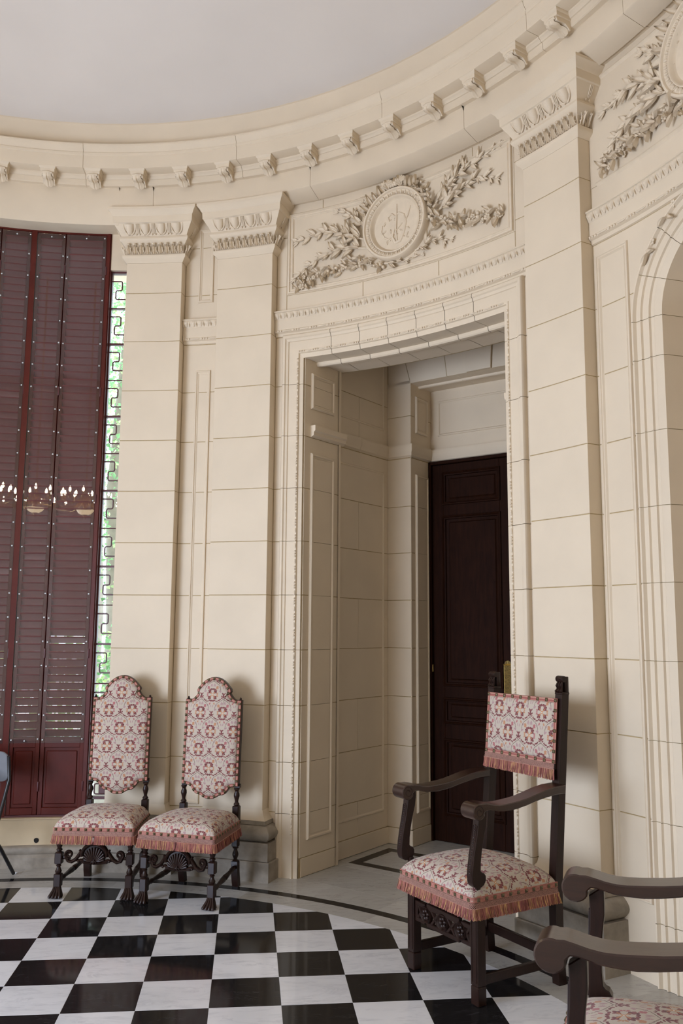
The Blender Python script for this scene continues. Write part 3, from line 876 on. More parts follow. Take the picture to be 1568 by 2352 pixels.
# ------------------------------------------------------------------ pilasters
def leafmesh(kind):
    if kind in _c: return _c[kind]
    mb = MB()
    if kind == 'acanthus':                                    # upright leaf with curled lobes, height 1, width 1
        rows = []
        for j in range(9):
            t = j/8
            lob = 0.78+0.22*cos(t*pi*6)
            hw = 0.5*(0.45+0.55*sin(pi*min(1, t*0.75+0.2)))*lob*(1-t**5)+0.01
            z = 0.10+0.30*t**2
            rows.append([(hw*s_, t*(1 if abs(s_) < .9 else .94), z*(1-0.35*s_*s_) + (0.16 if abs(s_) < 0.05 else 0) - (0.10 if 0.3 < abs(s_) < 0.6 else 0) - (0.1 if abs(s_) > .9 else 0)) for s_ in (-1, -0.72, -0.45, -0.2, 0, 0.2, 0.45, 0.72, 1)])
        mb.grid(rows)
        mb.ball((0, 0.98, 0.34), 0.16, 8, 5, (1.5, 0.8, 0.8))
        for sg in (-1, 1): mb.tube([(0.5*sg, 0.0, 0.08), (0.30*sg, 0.45, 0.14), (0.46*sg, 0.95, 0.06)], [0.05, 0.06, 0.03], 5)
    elif kind == 'egg':                                       # egg in its shell: height 1, width 1.3
        rows = []
        for j in range(7):
            a = -pi/2+pi*0.5*j/6
            rows.append([(0.44*cos(a)*cos(b*pi/8), 0.0+0.95*sin(a)+0.45, 0.42*cos(a)*sin(b*pi/8)+0.02) for b in range(9)])
        mb.grid(rows)
        for sg in (-1, 1):
            pts = [(sg*0.60*cos(a*pi/16), 0.46-1.02*sin(a*pi/16)*0.93, 0.10) for a in range(0, 8)]
            mb.tube(pts, [0.07]*8, 6)
    elif kind == 'dart':
        for x, h in ((-0.13, 0.0), (0.0, -0.05), (0.13, 0.0)): mb.tube([(x, 0.46, 0.16), (x*0.9, -0.1, 0.14), (x*0.5, -0.36+h, 0.05)], [0.05, 0.045, 0.02], 5)
        for sg in (-1, 1): mb.ball((sg*0.16, -0.44, 0.06), 0.07, 6, 4, (1, 1.4, 1))
    elif kind == 'leaf':                                      # pointed curved leaf along +y, length 1
        rows = []
        for j in range(7):
            t = j/6; hw = 0.165*sin(pi*(t**0.75))*(1-0.2*t)+0.006
            rows.append([(hw*s_, t, 0.03+0.26*sin(pi*t*0.8)*0.6 - 0.10*(1-abs(s_)) + (0.05 if abs(s_) > .9 else 0)) for s_ in (-1, -0.5, 0, 0.5, 1)])
        o = mb.grid(rows)
        mb.grid([[(p[0], p[1], -0.02) for p in rows[0]]] + [[(r[0][0], r[0][1], -0.02), r[0]] + [r[0]]*3 for r in rows[:1]])
        mb.grid([[r[0], (r[0][0]*0.9, r[0][1], -0.04)] for r in rows]); mb.grid([[r[4], (r[4][0]*0.9, r[4][1], -0.04)] for r in rows])
    elif kind == 'flower':
        for k in range(6):
            a = 2*pi*k/6
            mb.ball((0.55*cos(a), 0.55*sin(a), 0.22), 0.36, 7, 5, (1.0, 1.0, 0.55))
        mb.ball((0, 0, 0.34), 0.30, 7, 5, (1, 1, 0.8))
    elif kind == 'fruit': mb.ball((0, 0, 0.3), 0.5, 8, 6, (1, 1, 0.9))
    _c[kind] = mb.mesh(kind, 'plaster', 80 if kind == 'leaf' else 50)
    return _c[kind]

CAPP = [(0.0, 4.560), (0.010, 4.575), (0.026, 4.590), (0.030, 4.600), (0.030, 4.616), (0.010, 4.622), (0.006, 4.630), (0.010, 4.690), (0.026, 4.706), (0.034, 4.716), (0.046, 4.726), (0.052, 4.742), (0.048, 4.758), (0.040, 4.764), (0.044, 4.772), (0.058, 4.80), (0.082, 4.835), (0.088, 4.850), (0.096, 4.856), (0.098, 4.905), (0.106, 4.912), (0.112, 4.928), (0.128, 4.946), (0.132, 4.950), (0.132, 4.968)]
BASE_FLARE = [(0.0, 0.455), (0.006, 0.43), (0.030, 0.395), (0.036, 0.388)]
def pilaster(name, t0, t1, label):
    root = structure(link(name, None), label)
    f = FP
    put('mortar_bed', MB_core(t0, t1), 'joint', root, 60)
    zs = [0.445] + [z for z in Zc if 0.5 < z < 4.5] + [4.562]
    for a, b in zip(zs, zs[1:]): block(root, f, t0, t1, a, b, depth=0.10)
    cap = pil_mould(root, t0, t1, RP, R0+0.01, CAPP, 'capital')
    W = (t1-t0)*f.ku
    # egg and dart on the front and on the returns
    ft = Cyl(RP-0.066)
    ne = 4
    ze = 4.812
    for k in range(ne):
        t = t0-0.5+(t1-t0+1.0)*(k+0.5)/ne
        link('egg', leafmesh('egg'), cap, mw=surf_matrix(ft, t, ze, -0.004, 0, (0.080, 0.088, 0.075), radians(24)))
    for k in range(ne+1):
        if 0 < k < ne:
            t = t0-0.5+(t1-t0+1.0)*k/ne
            link('dart', leafmesh('dart'), cap, mw=surf_matrix(ft, t, ze, 0.0, 0, (0.080, 0.088, 0.075), radians(24)))
    fl = Cyl(RP-0.016)
    nl = 9
    for k in range(nl):
        t = t0-0.1+(t1-t0+0.2)*(k+0.5)/nl
        link('acanthus_leaf', leafmesh('acanthus'), cap, mw=surf_matrix(fl, t, 4.630, -0.002, 0, (W/nl*0.98, 0.074, 0.060), radians(12)))
    for sd, tt in ((1, t1), (-1, t0)):                        # returns
        a = radians(tt)
        rd = Vector((sin(a), cos(a), 0)); td = Vector((cos(a), -sin(a), 0))*sd
        g = Plane(Vector((RP*sin(a), RP*cos(a), 0)), rd*sd, td)
        m1 = surf_matrix(g, 0.035*sd, ze, 0.062, 0, (0.080, 0.088, 0.075), radians(24))
        link('dart', leafmesh('dart'), cap, mw=m1)
        for k in (0.022, 0.066): link('acanthus_leaf', leafmesh('acanthus'), cap, mw=surf_matrix(g, k*sd, 4.630, 0.012, 0, (0.044, 0.074, 0.060), radians(12)))
    pil_mould(root, t0, t1, RP, R0+0.01, BASE_FLARE, 'base_flare')
    pil_mould(root, t0, t1, RP, R0+0.01, [(0.02, 0.388), (0.040, 0.386), (0.042, 0.362), (0.030, 0.358), (0.02, 0.358)], 'base_fillet', 'stone')
    pil_mould(root, t0, t1, RP, R0+0.01, [(0.03, 0.360), (0.060, 0.356)] + [(0.060+0.034*sin(pi*k/8), 0.356-0.100*k/8) for k in range(1, 8)] + [(0.060, 0.256), (0.03, 0.252)], 'base_torus', 'stone', 50)
    pil_mould(root, t0, t1, RP, R0+0.01, [(0.02, 0.252), (0.080, 0.252), (0.082, 0.249), (0.082, 0.132), (0.02, 0.131)], 'plinth_course', 'stone')
    pil_mould(root, t0, t1, RP, R0+0.01, [(0.02, 0.130), (0.094, 0.130), (0.097, 0.126), (0.097, 0.0), (0.02, 0.0)], 'plinth_block', 'stone')
    return root
def MB_core(t0, t1):
    mb = MB(); mb.grid(pil_rows(t0+0.055, t1-0.055, RP+0.0035, R0+0.01, [(0, 0.3), (0, 4.6)]), 0, False, True, True)
    return mb
pilaster('trim_1', A0, A1, 'cream stone pilaster beside the shuttered window')
pilaster('trim_2', B0, B1, 'cream stone pilaster left of the doorway')
pilaster('trim_3', C0, C1, 'cream stone pilaster right of the doorway')
mb = MB()                                                     # grey stone course at the foot of the strip between the pilasters
pr = [(-0.01, 0.36), (0.03, 0.355), (0.045, 0.31), (0.03, 0.26), (0.045, 0.25), (0.05, 0.13), (0.065, 0.125), (0.065, 0.0), (-0.01, 0.0)]
put('plinth_course', mould_mb(F0, A1+1.4, B0-1.4, pr), 'stone', wallc, 40)

# ------------------------------------------------------------------ entablature, cornice, ceiling
fr = structure(link('trim_4', None), 'plain cream frieze round the room')
RFZ = 3.53
FRP = [(3.50, 5.150), (RFZ, 5.140), (RFZ, 4.990), (3.536, 4.984), (3.668, 4.946), (3.672, 4.946), (3.673, 4.958), (3.75, 4.960)]
def rz_sweep(prof, t0, t1, step=1.5, mb=None, cap=True):
    mb = mb or MB(); n = max(2, int((t1-t0)/step))
    mb.grid([[(r*sin(radians(t0+(t1-t0)*i/n)), r*cos(radians(t0+(t1-t0)*i/n)), z) for r, z in prof] for i in range(n+1)], 0, False, cap, cap)
    return mb
g = 0.022
for k in range(6):
    t = 10.6+21.0*k
    if t > 105: break
    put('frieze_stone', rz_sweep(FRP, t+g, t+21.0-g), 'cream', fr, 30)
WFR = FRP[:2] + [(RFZ, 4.845), (RFZ+0.004, 4.838), (3.80, 4.868), (3.80, 5.14)]
put('frieze_stone', rz_sweep(WFR, -31.4, 6.2), 'cream', fr, 30)
put('frieze_stone', rz_sweep(FRP, 6.2, 10.6-g), 'cream', fr, 30)
put('frieze_stone', rz_sweep(FRP, 116, 328.6), 'cream', fr, 30)
put('mortar_bed', rz_sweep([(r+0.0035, z+0.0025) for r, z in FRP[1:-2]], 8, 117), 'joint', fr, 0)

co = structure(link('trim_5', None), 'cream cornice with carved brackets')
COP = [(3.60, 5.395), (3.330, 5.400), (3.328, 5.392), (3.334, 5.388), (3.338, 5.372), (3.352, 5.352), (3.356, 5.340), (3.350, 5.336), (3.352, 5.318), (3.358, 5.314), (3.360, 5.216), (3.364, 5.214), (3.455, 5.214), (3.458, 5.204), (3.470, 5.196), (3.476, 5.186), (3.484, 5.184), (3.490, 5.146), (3.496, 5.142), (3.60, 5.140)]
ts = [2.1-20.6*2+20.6*k for k in range(9)]
for a, b in zip(ts, ts[1:]): put('cornice_stone', rz_sweep(COP, a+g, b-g, 1.2), 'cream', co, 30)
put('cornice_stone', rz_sweep(COP, ts[-1], ts[0]+360, 2.0), 'cream', co, 30)
put('mortar_bed', rz_sweep([(r+0.0035, z+0.0025) for r, z in COP[1:-1]], -39, 125), 'joint', co, 0)
def bracket_meshes():
    # local x along the wall, y up, z out of the wall (towards the room); depth 0.125
    mb = MB()
    def ring(hx, d, y): return [(-hx, y, 0.0), (-hx, y, d), (hx, y, d), (hx, y, 0.0)]
    mb.grid([ring(0.062, 0.126, 0.0), ring(0.062, 0.124, -0.006), ring(0.058, 0.118, -0.014), ring(0.053, 0.113, -0.018), ring(0.051, 0.110, -0.040), ring(0.047, 0.106, -0.042)], 0, False, True, True)
    prof = [(0.106, -0.040), (0.108, -0.052), (0.100, -0.066), (0.082, -0.070), (0.060, -0.066), (0.040, -0.068), (0.024, -0.080), (0.010, -0.094), (0.0, -0.096), (0.0, -0.040)]
    mb.prism(prof, lambda a, b: (-0.044, b, a), lambda a, b: (0.044, b, a))
    lf = MB(); rows = []
    path = [(0.112, -0.044), (0.117, -0.056), (0.108, -0.072), (0.084, -0.078), (0.058, -0.075), (0.036, -0.078), (0.018, -0.090), (0.002, -0.103)]
    for i, (d, y) in enumerate(path):
        hw = 0.040*(0.80+0.18*cos(i*2.2)); b_ = 0.010
        nx = path[min(i+1, 7)]; pv = path[max(i-1, 0)]
        tx, ty = nx[0]-pv[0], nx[1]-pv[1]; L = hypot(tx, ty); nn = (-ty/L, tx/L) if True else 0
        sgn = 1 if nn[1] < 0 or i < 2 else -1
        rows.append([(hw*s_, y - (b_*(1-abs(s_)**2) - (0.007 if abs(s_) < 0.1 else 0) + (0.003 if 0.1 < abs(s_) < .3 else 0))*(0.8 if i > 1 else 0.1), d + (b_*(1-abs(s_)**2) - (0.006 if abs(s_) < .1 else 0))*(0.7 if i < 3 else 0.1)) for s_ in (-1, -0.8, -0.5, -0.25, -0.06, 0.06, 0.25, 0.5, 0.8, 1)])
    lf.grid(rows)
    rr = MB()
    lf.tube([(-0.036, -0.050, 0.108), (0, -0.049, 0.112), (0.036, -0.050, 0.108)], [0.010, 0.013, 0.010], 8)
    return mb.mesh('bracket', 'cream', 30), lf.mesh('acanthus_leaf', 'plaster', 50)
bm_, lm_ = bracket_meshes()
fb = Cyl(3.487)
for k in range(-5, 19):
    t = 14.9+5.78*k
    b_ = link('bracket', bm_, co, mw=surf_matrix(fb, t, 5.216, 0.0))
    link('acanthus_leaf', lm_, b_)
structure(put('trim_6', rz_sweep([(3.47, 5.39), (3.455, 5.40), (3.44, 5.46), (3.425, 5.58), (3.415, 5.605), (3.40, 5.612), (3.40, 5.66)], 0, 360, 4.0, cap=False), 'cream', None, 30), 'cream band between cornice and ceiling')
ce = [(3.43, 5.606), (3.39, 5.612), (3.33, 5.625), (3.27, 5.645)]
for k in range(1, 13):
    r = 3.27*(1-k/12); ce.append((max(r, 0.01), 5.645+0.50*(1-(r/3.27)**2)))
put('ceiling', rz_sweep(ce, 0, 360, 4.0, cap=False), 'ceiling', None, 60)
structure(bpy.data.objects['ceiling'], 'shallow domed white ceiling above the cornice')

# ------------------------------------------------------------------ window bay
wl = structure(link('wall_left', None))
FW = Cyl(3.75)
put('sill_wall', mould_mb(Cyl(3.71), -30, A0+0.2, [(-0.10, 0.334), (0.012, 0.334), (0.012, 0.326), (0.0, 0.322), (0.0, 0.10), (-0.10, 0.10)]), 'ochre', wl, 40)
for a, b in ((-30, -19.5), (-19.5, -8.6), (-8.6, 2.2), (2.2, A0-1.2)):
    put('plinth_course', mould_mb(Cyl(3.71), a+.02, b-.02, [(-0.05, 0.145), (0.045, 0.145), (0.058, 0.136), (0.064, 0.118), (0.058, 0.100), (0.048, 0.090), (0.052, 0.086), (0.066, 0.07), (0.066, 0.0), (-0.05, 0.0)]), 'stone', wl, 40)
block(wl, FW, 4.25, A0+0.6, 4.56, 4.95, depth=0.25, ch=0.001, gap=0)
mb = MB(); mb.lathe([(0.001, 0), (0.017, 0.0005), (0.018, 0.003), (0.012, 0.004)], 9, (0, 0), lambda x, y, z: Cyl(3.71)(-0.62+x/0.0647*(1+0.2*y/0.018), 0.141+0.035+y*1.05, z)); put('hole', mb, 'hole', wl, 0)
w1 = structure(link('window_1', None), 'oxblood louvred shutters behind screwed-on clear plastic sheets')
RS = 3.75
ZS0, ZS1 = 0.338, 4.872
ZLV0, ZLV1 = 0.905, 4.80
panels = [(-13.2, -8.42), (-8.36, -4.93), (-4.27, -0.93), (-0.86, 4.0)]
def shutter_panel(ta, tb):
    a = Vector(Cyl(RS)(ta, 0)); b = Vector(Cyl(RS)(tb, 0)); e = (b-a); L = e.length; e.normalize()
    nrm = Vector((e.y, -e.x, 0))
    if nrm.dot(a) > 0: nrm = -nrm
    f = Plane(a, e, nrm)
    T = lambda x, y, z: f(x, z, y)
    root = empty('shutter_panel'); root.parent = w1
    st = 0.030
    mb = MB()
    for u0, u1 in ((0, st), (L-st, L)): mb.box(u0, u1, -0.034, 0, ZS0+0.01, ZS1-0.02, 0.002, 0, T)
    for z0, z1 in ((ZS0+0.01, ZS0+0.06), (0.83, ZLV0), (ZLV1, ZS1-0.02)): mb.box(st, L-st, -0.034, 0, z0, z1, 0.002, 0, T)
    put('shutter_frame', mb, 'shutter', root)
    mb = MB(); mb.box(st, L-st, -0.026, -0.012, ZS0+0.06, 0.83, 0.002, 0, T)
    mb.box(st+0.018, L-st-0.018, -0.014, -0.004, ZS0+0.085, 0.805, 0.006, 0, T); put('bottom_panel', mb, 'shutter', root)
    m = MB(); hl = (L-2*st)/2+0.004
    ww, th = 0.0392, 0.0035
    m.box(-hl, hl, -ww, ww, -th, th, 0.0012)
    sm = m.mesh('slat', 'slat', 30)
    nS = 68; dz = (ZLV1-ZLV0)/nS
    for k in range(nS):
        z = ZLV0+(k+0.5)*dz
        c = Vector(f(L/2, z, -0.020))
        ang = radians(46+random.uniform(-1.6, 1.6))
        tilt = ang if random.random() > 0.05 else ang-radians(6)
        mt = Matrix((e, nrm, Vector((0, 0, 1)))).transposed().to_4x4(); mt.translation = c
        # inner edge high, outer edge low
        link('slat', sm, root, mw=mt @ Matrix.Rotation(tilt, 4, 'X'))
    mb = MB(); mb.box(0.003, L-0.003, 0.0035, 0.0065, 0.862, ZS1-0.03, 0, 0, T)
    sh = put('plastic_sheet', mb, 'acrylic', root, 0)
    m = MB(); m.lathe([(0.0065, 0.0), (0.0065, 0.0015), (0.0045, 0.004), (0.0005, 0.0048)], 8)
    scm = m.mesh('screw', 'screw', 50)
    mt = Matrix((e, Vector((0, 0, 1)), nrm)).transposed().to_4x4()
    if mt.determinant() < 0: mt = Matrix((-e, Vector((0, 0, 1)), nrm)).transposed().to_4x4()
    pts = []
    z = 0.885
    while z < ZS1-0.05:
        pts += [(0.015, z), (L-0.015, z+0.006)]; z += 0.1795
    pts += [(L/2, 0.878), (L*0.5, ZS1-0.055), (L*0.95, ZS1-0.05)]
    for x, z in pts:
        mm = mt.copy(); mm.translation = Vector(f(x, z, 0.0066)); link('screw', scm, sh, mw=mm)
    mb = MB()
    for z in (0.55, 1.52, 2.7, 3.55, 4.55):
        mb.lathe([(0.0055, -0.035), (0.0065, -0.033), (0.0065, 0.033), (0.0055, 0.035)], 8, (0, 0), lambda x, y, zz, z=z: f(L+0.004+x, z+zz, 0.006+y))
    stuff(put('hinge', mb, 'iron', root))
for ta, tb in panels: shutter_panel(ta, tb)
def radial_post(t0, t1, z0, z1, r0, r1, mb): mb.grid([[Cyl(R_)(t, z, 0) for t, R_ in ((t0, r0), (t1, r0), (t1, r1), (t0, r1))] for z in (z0, z1)], 0, True, True, True)
mb = MB()
radial_post(-4.92, -4.29, ZS0, ZS1, RS-0.012, RS+0.045, mb); put('mullion', mb, 'shutter', w1, 20)
mb = MB(); radial_post(4.02, 4.62, ZS0, ZS1, RS-0.006, RS+0.07, mb); radial_post(4.22, 4.50, ZS0, ZS1, RS-0.016, RS, mb); put('frame_post', mb, 'shutter', w1, 20)
mb = MB(); radial_post(-13.8, -13.2, ZS0, ZS1, RS-0.006, RS+0.07, mb); put('frame_post', mb, 'shutter', w1, 20)
put('head_rail', mould_mb(Cyl(RS), -13.8, 4.6, [(-0.05, ZS1+0.004), (0.008, ZS1+0.004), (0.010, ZS1-0.006), (0.008, ZS1-0.022), (-0.05, ZS1-0.022)]), 'shutter', w1, 30)
put('bottom_rail', mould_mb(Cyl(RS), -13.8, 4.6, [(-0.05, ZS0+0.010), (0.010, ZS0+0.010), (0.010, ZS0-0.006), (-0.05, ZS0-0.006)]), 'iron', w1, 30)
for t in (-8.39, -0.895):                                    # rebated meeting stiles close the joints between the leaves
    mb = MB(); radial_post(t-0.42, t+0.42, ZS0+0.01, ZS1-0.02, RS+0.036, RS+0.05, mb); put('meeting_stile', mb, 'shutter', w1, 20)
mb = MB(); radial_post(3.7, 4.3, ZS0+0.01, ZS1-0.02, RS+0.036, RS+0.06, mb); put('meeting_stile', mb, 'shutter', w1, 20)
# narrow grille light between shutter frame and pilaster
w2 = structure(link('window_2', None), 'narrow window with a meander iron grille beside the shutters')
RG = 3.79; fg = Cyl(RG)
g0, g1 = 4.62, 6.95
mb = MB(); radial_post(g0, g0+0.16, 0.45, 4.56, RG-0.01, RG+0.03, mb); radial_post(g1, g1+0.3, 0.45, 4.56, RG-0.01, RG+0.03, mb)
for z in (0.45, 4.545): mb.grid([[fg(t, zz, w_) for t in (g0, g1)] for zz, w_ in ((z, -0.03), (z, 0.01), (z+0.022, 0.01), (z+0.022, -0.03))], 0, False)
put('window_frame', mb, 'iron', w2, 20)
zb = 4.545; k = 0
P_ = 0.2955
while zb > 0.7:
    z1 = zb; z0 = zb-P_
    if k % 2 == 1 or k == 0:
        m = MB(); th = 0.008 if k else 0.004
        m.grid([[fg(t, zz, w_) for t in (g0, g1)] for zz, w_ in ((z0-th, 0.012), (z0+th, 0.012), (z0+th, -0.02), (z0-th, -0.02))], 0, False); m.grid([[fg(t, zz, w_) for t in (g0, g1)] for zz, w_ in ((z0-th, -0.02), (z0-th, 0.012))])
        put('glazing_bar', m, 'iron', w2, 20)
    else:
        m = MB(); m.tube([fg(g0+(g1-g0)*i/3, z0, 0.004) for i in range(4)], 0.0045, 6); put('glazing_bar', m, 'iron', w2, 60)
    # meander rod
    tA, tB, tC = g0+0.1, g0+1.36, g0+0.62
    zt, zm, zl = z1-0.066, z1-0.142, z1-0.216
    def rnd(t, z, t2, z2): return []
    key = [(tA, zt), (tB-0.18, zt), (tB-0.05, zt-0.004), (tB, zt-0.014), (tB, zm+0.014), (tB-0.05, zm+0.004), (tB-0.18, zm), (tC+0.18, zm), (tC+0.05, zm-0.004), (tC, zm-0.014), (tC, zl+0.014), (tC+0.05, zl+0.004), (tC+0.18, zl), (g1+0.2, zl)]
    m = MB(); m.tube([fg(t, z, 0.004) for t, z in key], 0.0058, 6)
    put('meander_rod', m, 'iron', w2, 60)
    m = MB(); m.grid([[fg(t, z, -0.006) for t in (g0, (g0+g1)/2, g1)] for z in (z0, z1)]); put('glass_pane', m, 'glass', w2, 0)
    zb = z0; k += 1
m = MB(); m.grid([[fg(t, z, -0.006) for t in (g0, (g0+g1)/2, g1)] for z in (0.47, zb)]); put('glass_pane', m, 'glass', w2, 0)
m = MB(); m.box(-0.03, 0.03, -0.02, 0.02, -0.035, 0.035, 0.006, 0, lambda x, y, z: fg(6.3+x/fg.ku, 0.53+z, 0.02+y)); put('lock_case', m, 'iron', w2)
m = MB(); radial_post(A0+0.1, A0+0.5, 0.3, 5.0, 3.70, 4.05, m); put('reveal_stone', m, 'cream', wl, 20)
m = MB(); m.grid([[Cyl(3.765)(-30.2+16.45*k/10, z, 0) for k in range(11)] for z in (0.0, 5.1)]); put('side_pier', m, 'cream', wl, 20)  # out-of-view wall sheet, added to stop sun leaking in beside the shutters
m = MB(); m.grid([[Cyl(r)(-30.1, z, 0) for r in (3.68, 3.80)] for z in (0.0, 5.1)]); put('pier_return', m, 'cream', wl, 20)

# ------------------------------------------------------------------ arch bay on the right
wr = structure(link('wall_right', None))
FR = F0
T2 = 79.5; ARO, ZSP = 0.577, 3.35; ARI = 0.410
mortar(wr, F0, C1-0.5, T2-ARO/F0.ku+0.3, 0, ZT)
def arch_u(rad, side=-1):
    def fn(z):
        d = rad if z <= ZSP else sqrt(max(rad*rad-(z-ZSP)**2, 0.0))
        return T2+side*d/F0.ku
    return fn
zs = [0.0, 0.09] + [z for z in Zc if z > 0.3 and z < 3.85] + [ZBEAD-0.04]
aL, aR = arch_u(ARO, -1), arch_u(ARO, 1)
for a, b in zip(zs, zs[1:]):
    c = 1 if b <= ZSP else 28
    block(wr, F0, C1, aL, a, b, nv=c, nu=8); block(wr, F0, aR, 2*T2-C1, a, b, nv=c, nu=8)
put('mortar_bed', sheet_mb(F0, T2-5.5, T2+5.5, 3.93, ZT, -0.02), 'joint', wr, 60)
put('mortar_bed', sheet_mb(F0, T2+ARO/F0.ku-0.3, 2*T2-C1, 0, ZT, -0.02), 'joint', wr, 60)
block(wr, F0, C1, 2*T2-C1, ZLEAF_T, 4.26); block(wr, F0, C1, 2*T2-C1, 4.90, ZT); block(wr, F0, C1, 2*T2-C1, 4.26, 4.90, name='panel_field', ch=.001, gap=0)
belt(wr, F0, C1, 2*T2-C1)
FM = Cyl(R0+0.0035)
block(wr, FM, 70.4, arch_u(ARO-0.02, -1), ZSP-0.01, ZBEAD, name='mortar_bed', mat='joint', nv=28, nu=14, ch=0, gap=0); block(wr, FM, arch_u(ARO-0.02, 1), 2*T2-70.4, ZSP-0.01, ZBEAD, name='mortar_bed', mat='joint', nv=28, nu=14, ch=0, gap=0)
put('baseboard', mould_mb(F0, C1+1.6, aL(0), [(-0.01, 0.09), (0.010, 0.09), (0.014, 0.084), (0.014, 0.0), (-0.01, 0.0)]), 'cream', wr, 30)
frame(wr, F0, C1+0.35, 70.05, 0.37, 3.84, [(0, -.002), (0, .004), (.004, .012), (.010, .012), (.014, .006), (.020, .006), (.024, .010), (.030, .002), (.034, -.002)])
ARP = [(0.0, -0.01), (0.0, 0.030), (0.006, 0.036), (0.012, 0.034), (0.020, 0.016), (0.046, 0.010), (0.050, 0.020), (0.054, 0.020), (0.058, 0.008), (0.098, 0.004), (0.102, 0.012), (0.106, 0.012), (0.110, 0.000), (0.126, -0.004), (0.130, -0.002), (0.167, -0.020)]
def arch_path(z0, a0, a1, side):                              # list of (offset from axis, z, normal) stations
    return None
def arch_piece(parent, st, name='arch_stone'):
    """st: stations (kind, value): ('v', z, side) or ('a', angle)"""
    mb = MB(); rows = []
    for s_ in st:
        row = []
        for d, w_ in ARP:
            r = ARO-d
            if s_[0] == 'v': u, z = T2+s_[2]*r/F0.ku, s_[1]
            else: u, z = T2-r*cos(s_[1])/F0.ku, ZSP+r*sin(s_[1])
            row.append(F0(u, z, w_))
        # reveal
        r = ARI
        if s_[0] == 'v': u, z = T2+s_[2]*r/F0.ku, s_[1]
        else: u, z = T2-r*cos(s_[1])/F0.ku, ZSP+r*sin(s_[1])
        off = (u-T2)*F0.ku
        row.append(ab(sqrt(R0*R0-off*off)+0.02, off, z, AX2)); row.append(ab(4.25, off, z, AX2))
        rows.append(row)
    mb.grid(rows, 0, False, False, False)
    return put(name, mb, 'cream', parent, 35)
zz = [0.0, 0.30] + [z for z in Zc if 0.5 < z < 3.2] + [ZSP]
for side in (-1, 1):
    for a, b in zip(zz, zz[1:]): arch_piece(wr, [('v', a+0.0015, side), ('v', b-0.0015, side)])
na = 7
for k in range(na):
    a0, a1 = pi*k/na+0.003, pi*(k+1)/na-0.003
    arch_piece(wr, [('a', a0+(a1-a0)*i/8) for i in range(9)])
mb = MB(); rows = []
for s_ in [('v', 0.0, -1), ('v', ZSP, -1)] + [('a', pi*i/24) for i in range(1, 24)] + [('v', ZSP, 1), ('v', 0.0, 1)]:
    row = []
    for d, w_ in ((0.004, -0.012), (0.004, 0.024), (0.014, 0.024), (0.022, 0.010), (0.09, -0.001), (0.12, -0.010), (0.162, -0.026)):
        r = ARO-d
        u, z = (T2+s_[2]*r/F0.ku, s_[1]) if s_[0] == 'v' else (T2-r*cos(s_[1])/F0.ku, ZSP+r*sin(s_[1]))
        row.append(F0(u, z, w_))
    r = ARI+0.003
    u, z = (T2+s_[2]*r/F0.ku, s_[1]) if s_[0] == 'v' else (T2-r*cos(s_[1])/F0.ku, ZSP+r*sin(s_[1]))
    off = (u-T2)*F0.ku
    row += [ab(sqrt(R0*R0-off*off)+0.028, off, z, AX2), ab(4.25, off, z, AX2)]
    rows.append(row)
mb.grid(rows); put('mortar_bed', mb, 'joint', wr, 0)
mb = MB()
bp = Plane(ab(4.25, 0, 0, AX2), Vector(ab(0, 1, 0, AX2)), -Vector((sin(AX2), cos(AX2), 0)))
zs2 = [0.0] + [z for z in Zc if 0.3 < z < 4.2] + [4.3]
for a, b in zip(zs2, zs2[1:]): block(wr, bp, -0.6, 0.6, a, b, nu=1)
put('mortar_bed', sheet_mb(bp, -0.6, 0.6, 0, 4.3, -0.01), 'joint', wr, 0)
# keystone with a small garland
ks = link('keystone', None, wr)
mb = MB(); rows = []
for z, hw, d in ((3.955, 0.075, 0.075), (3.93, 0.072, 0.085), (3.88, 0.062, 0.07), (3.80, 0.050, 0.05), (3.76, 0.046, 0.03)):
    rows.append([F0(T2+x/F0.ku, z, y) for x, y in ((-hw, -0.02), (-hw, d), (0, d+0.012), (hw, d), (hw, -0.02))])
mb.grid(rows, 0, False, True, True); put('key_block', mb, 'plaster', ks, 30)
for sd in (-1, 1):
    for i in range(9):
        a = radians(90-4-7.0*i)
        rr = ARO-0.01+0.012*(i % 2)
        link('garland_leaf', leafmesh('leaf' if i % 3 else 'flower'), ks, mw=surf_matrix(F0, T2+sd*rr*cos(a)/F0.ku, ZSP+rr*sin(a), 0.022, -sd*(pi/2-a)*0.6+sd*1.9+random.uniform(-.5, .5), 0.075 if i % 3 else 0.026, 0.2))

# ------------------------------------------------------------------ rest of the round room (outside the frame)
wb = structure(link('wall_rear', None))
for u0, u1, z0, z1 in ((2*T2-C1, 120, 0, 5.05), (120, 146, 3.7, 5.05), (146, 226, 0, 5.05), (226, 270, 2.75, 5.05), (270, 330, 0, 5.05), (226, 270, 0, 0.25)):
    put('plaster_wall', sheet_mb(F0, u0, u1, z0, z1, 0.0), 'rear', wb, 60)
for u0, u1 in ((118, 148),):
    put('dark_fill_absorber', sheet_mb(Cyl(4.1), u0, u1, 0, 3.8, 0), 'doorwood', wb, 60)  # unseen dark wood sheet, added to soak up bounced fill light
    m = MB()
    for u in (u0+2, u1-2): m.grid([[Cyl(r)(u, z) for r in (R0, 4.1)] for z in (0, 3.8)])
    put('reveal', m, 'cream', wb, 0)

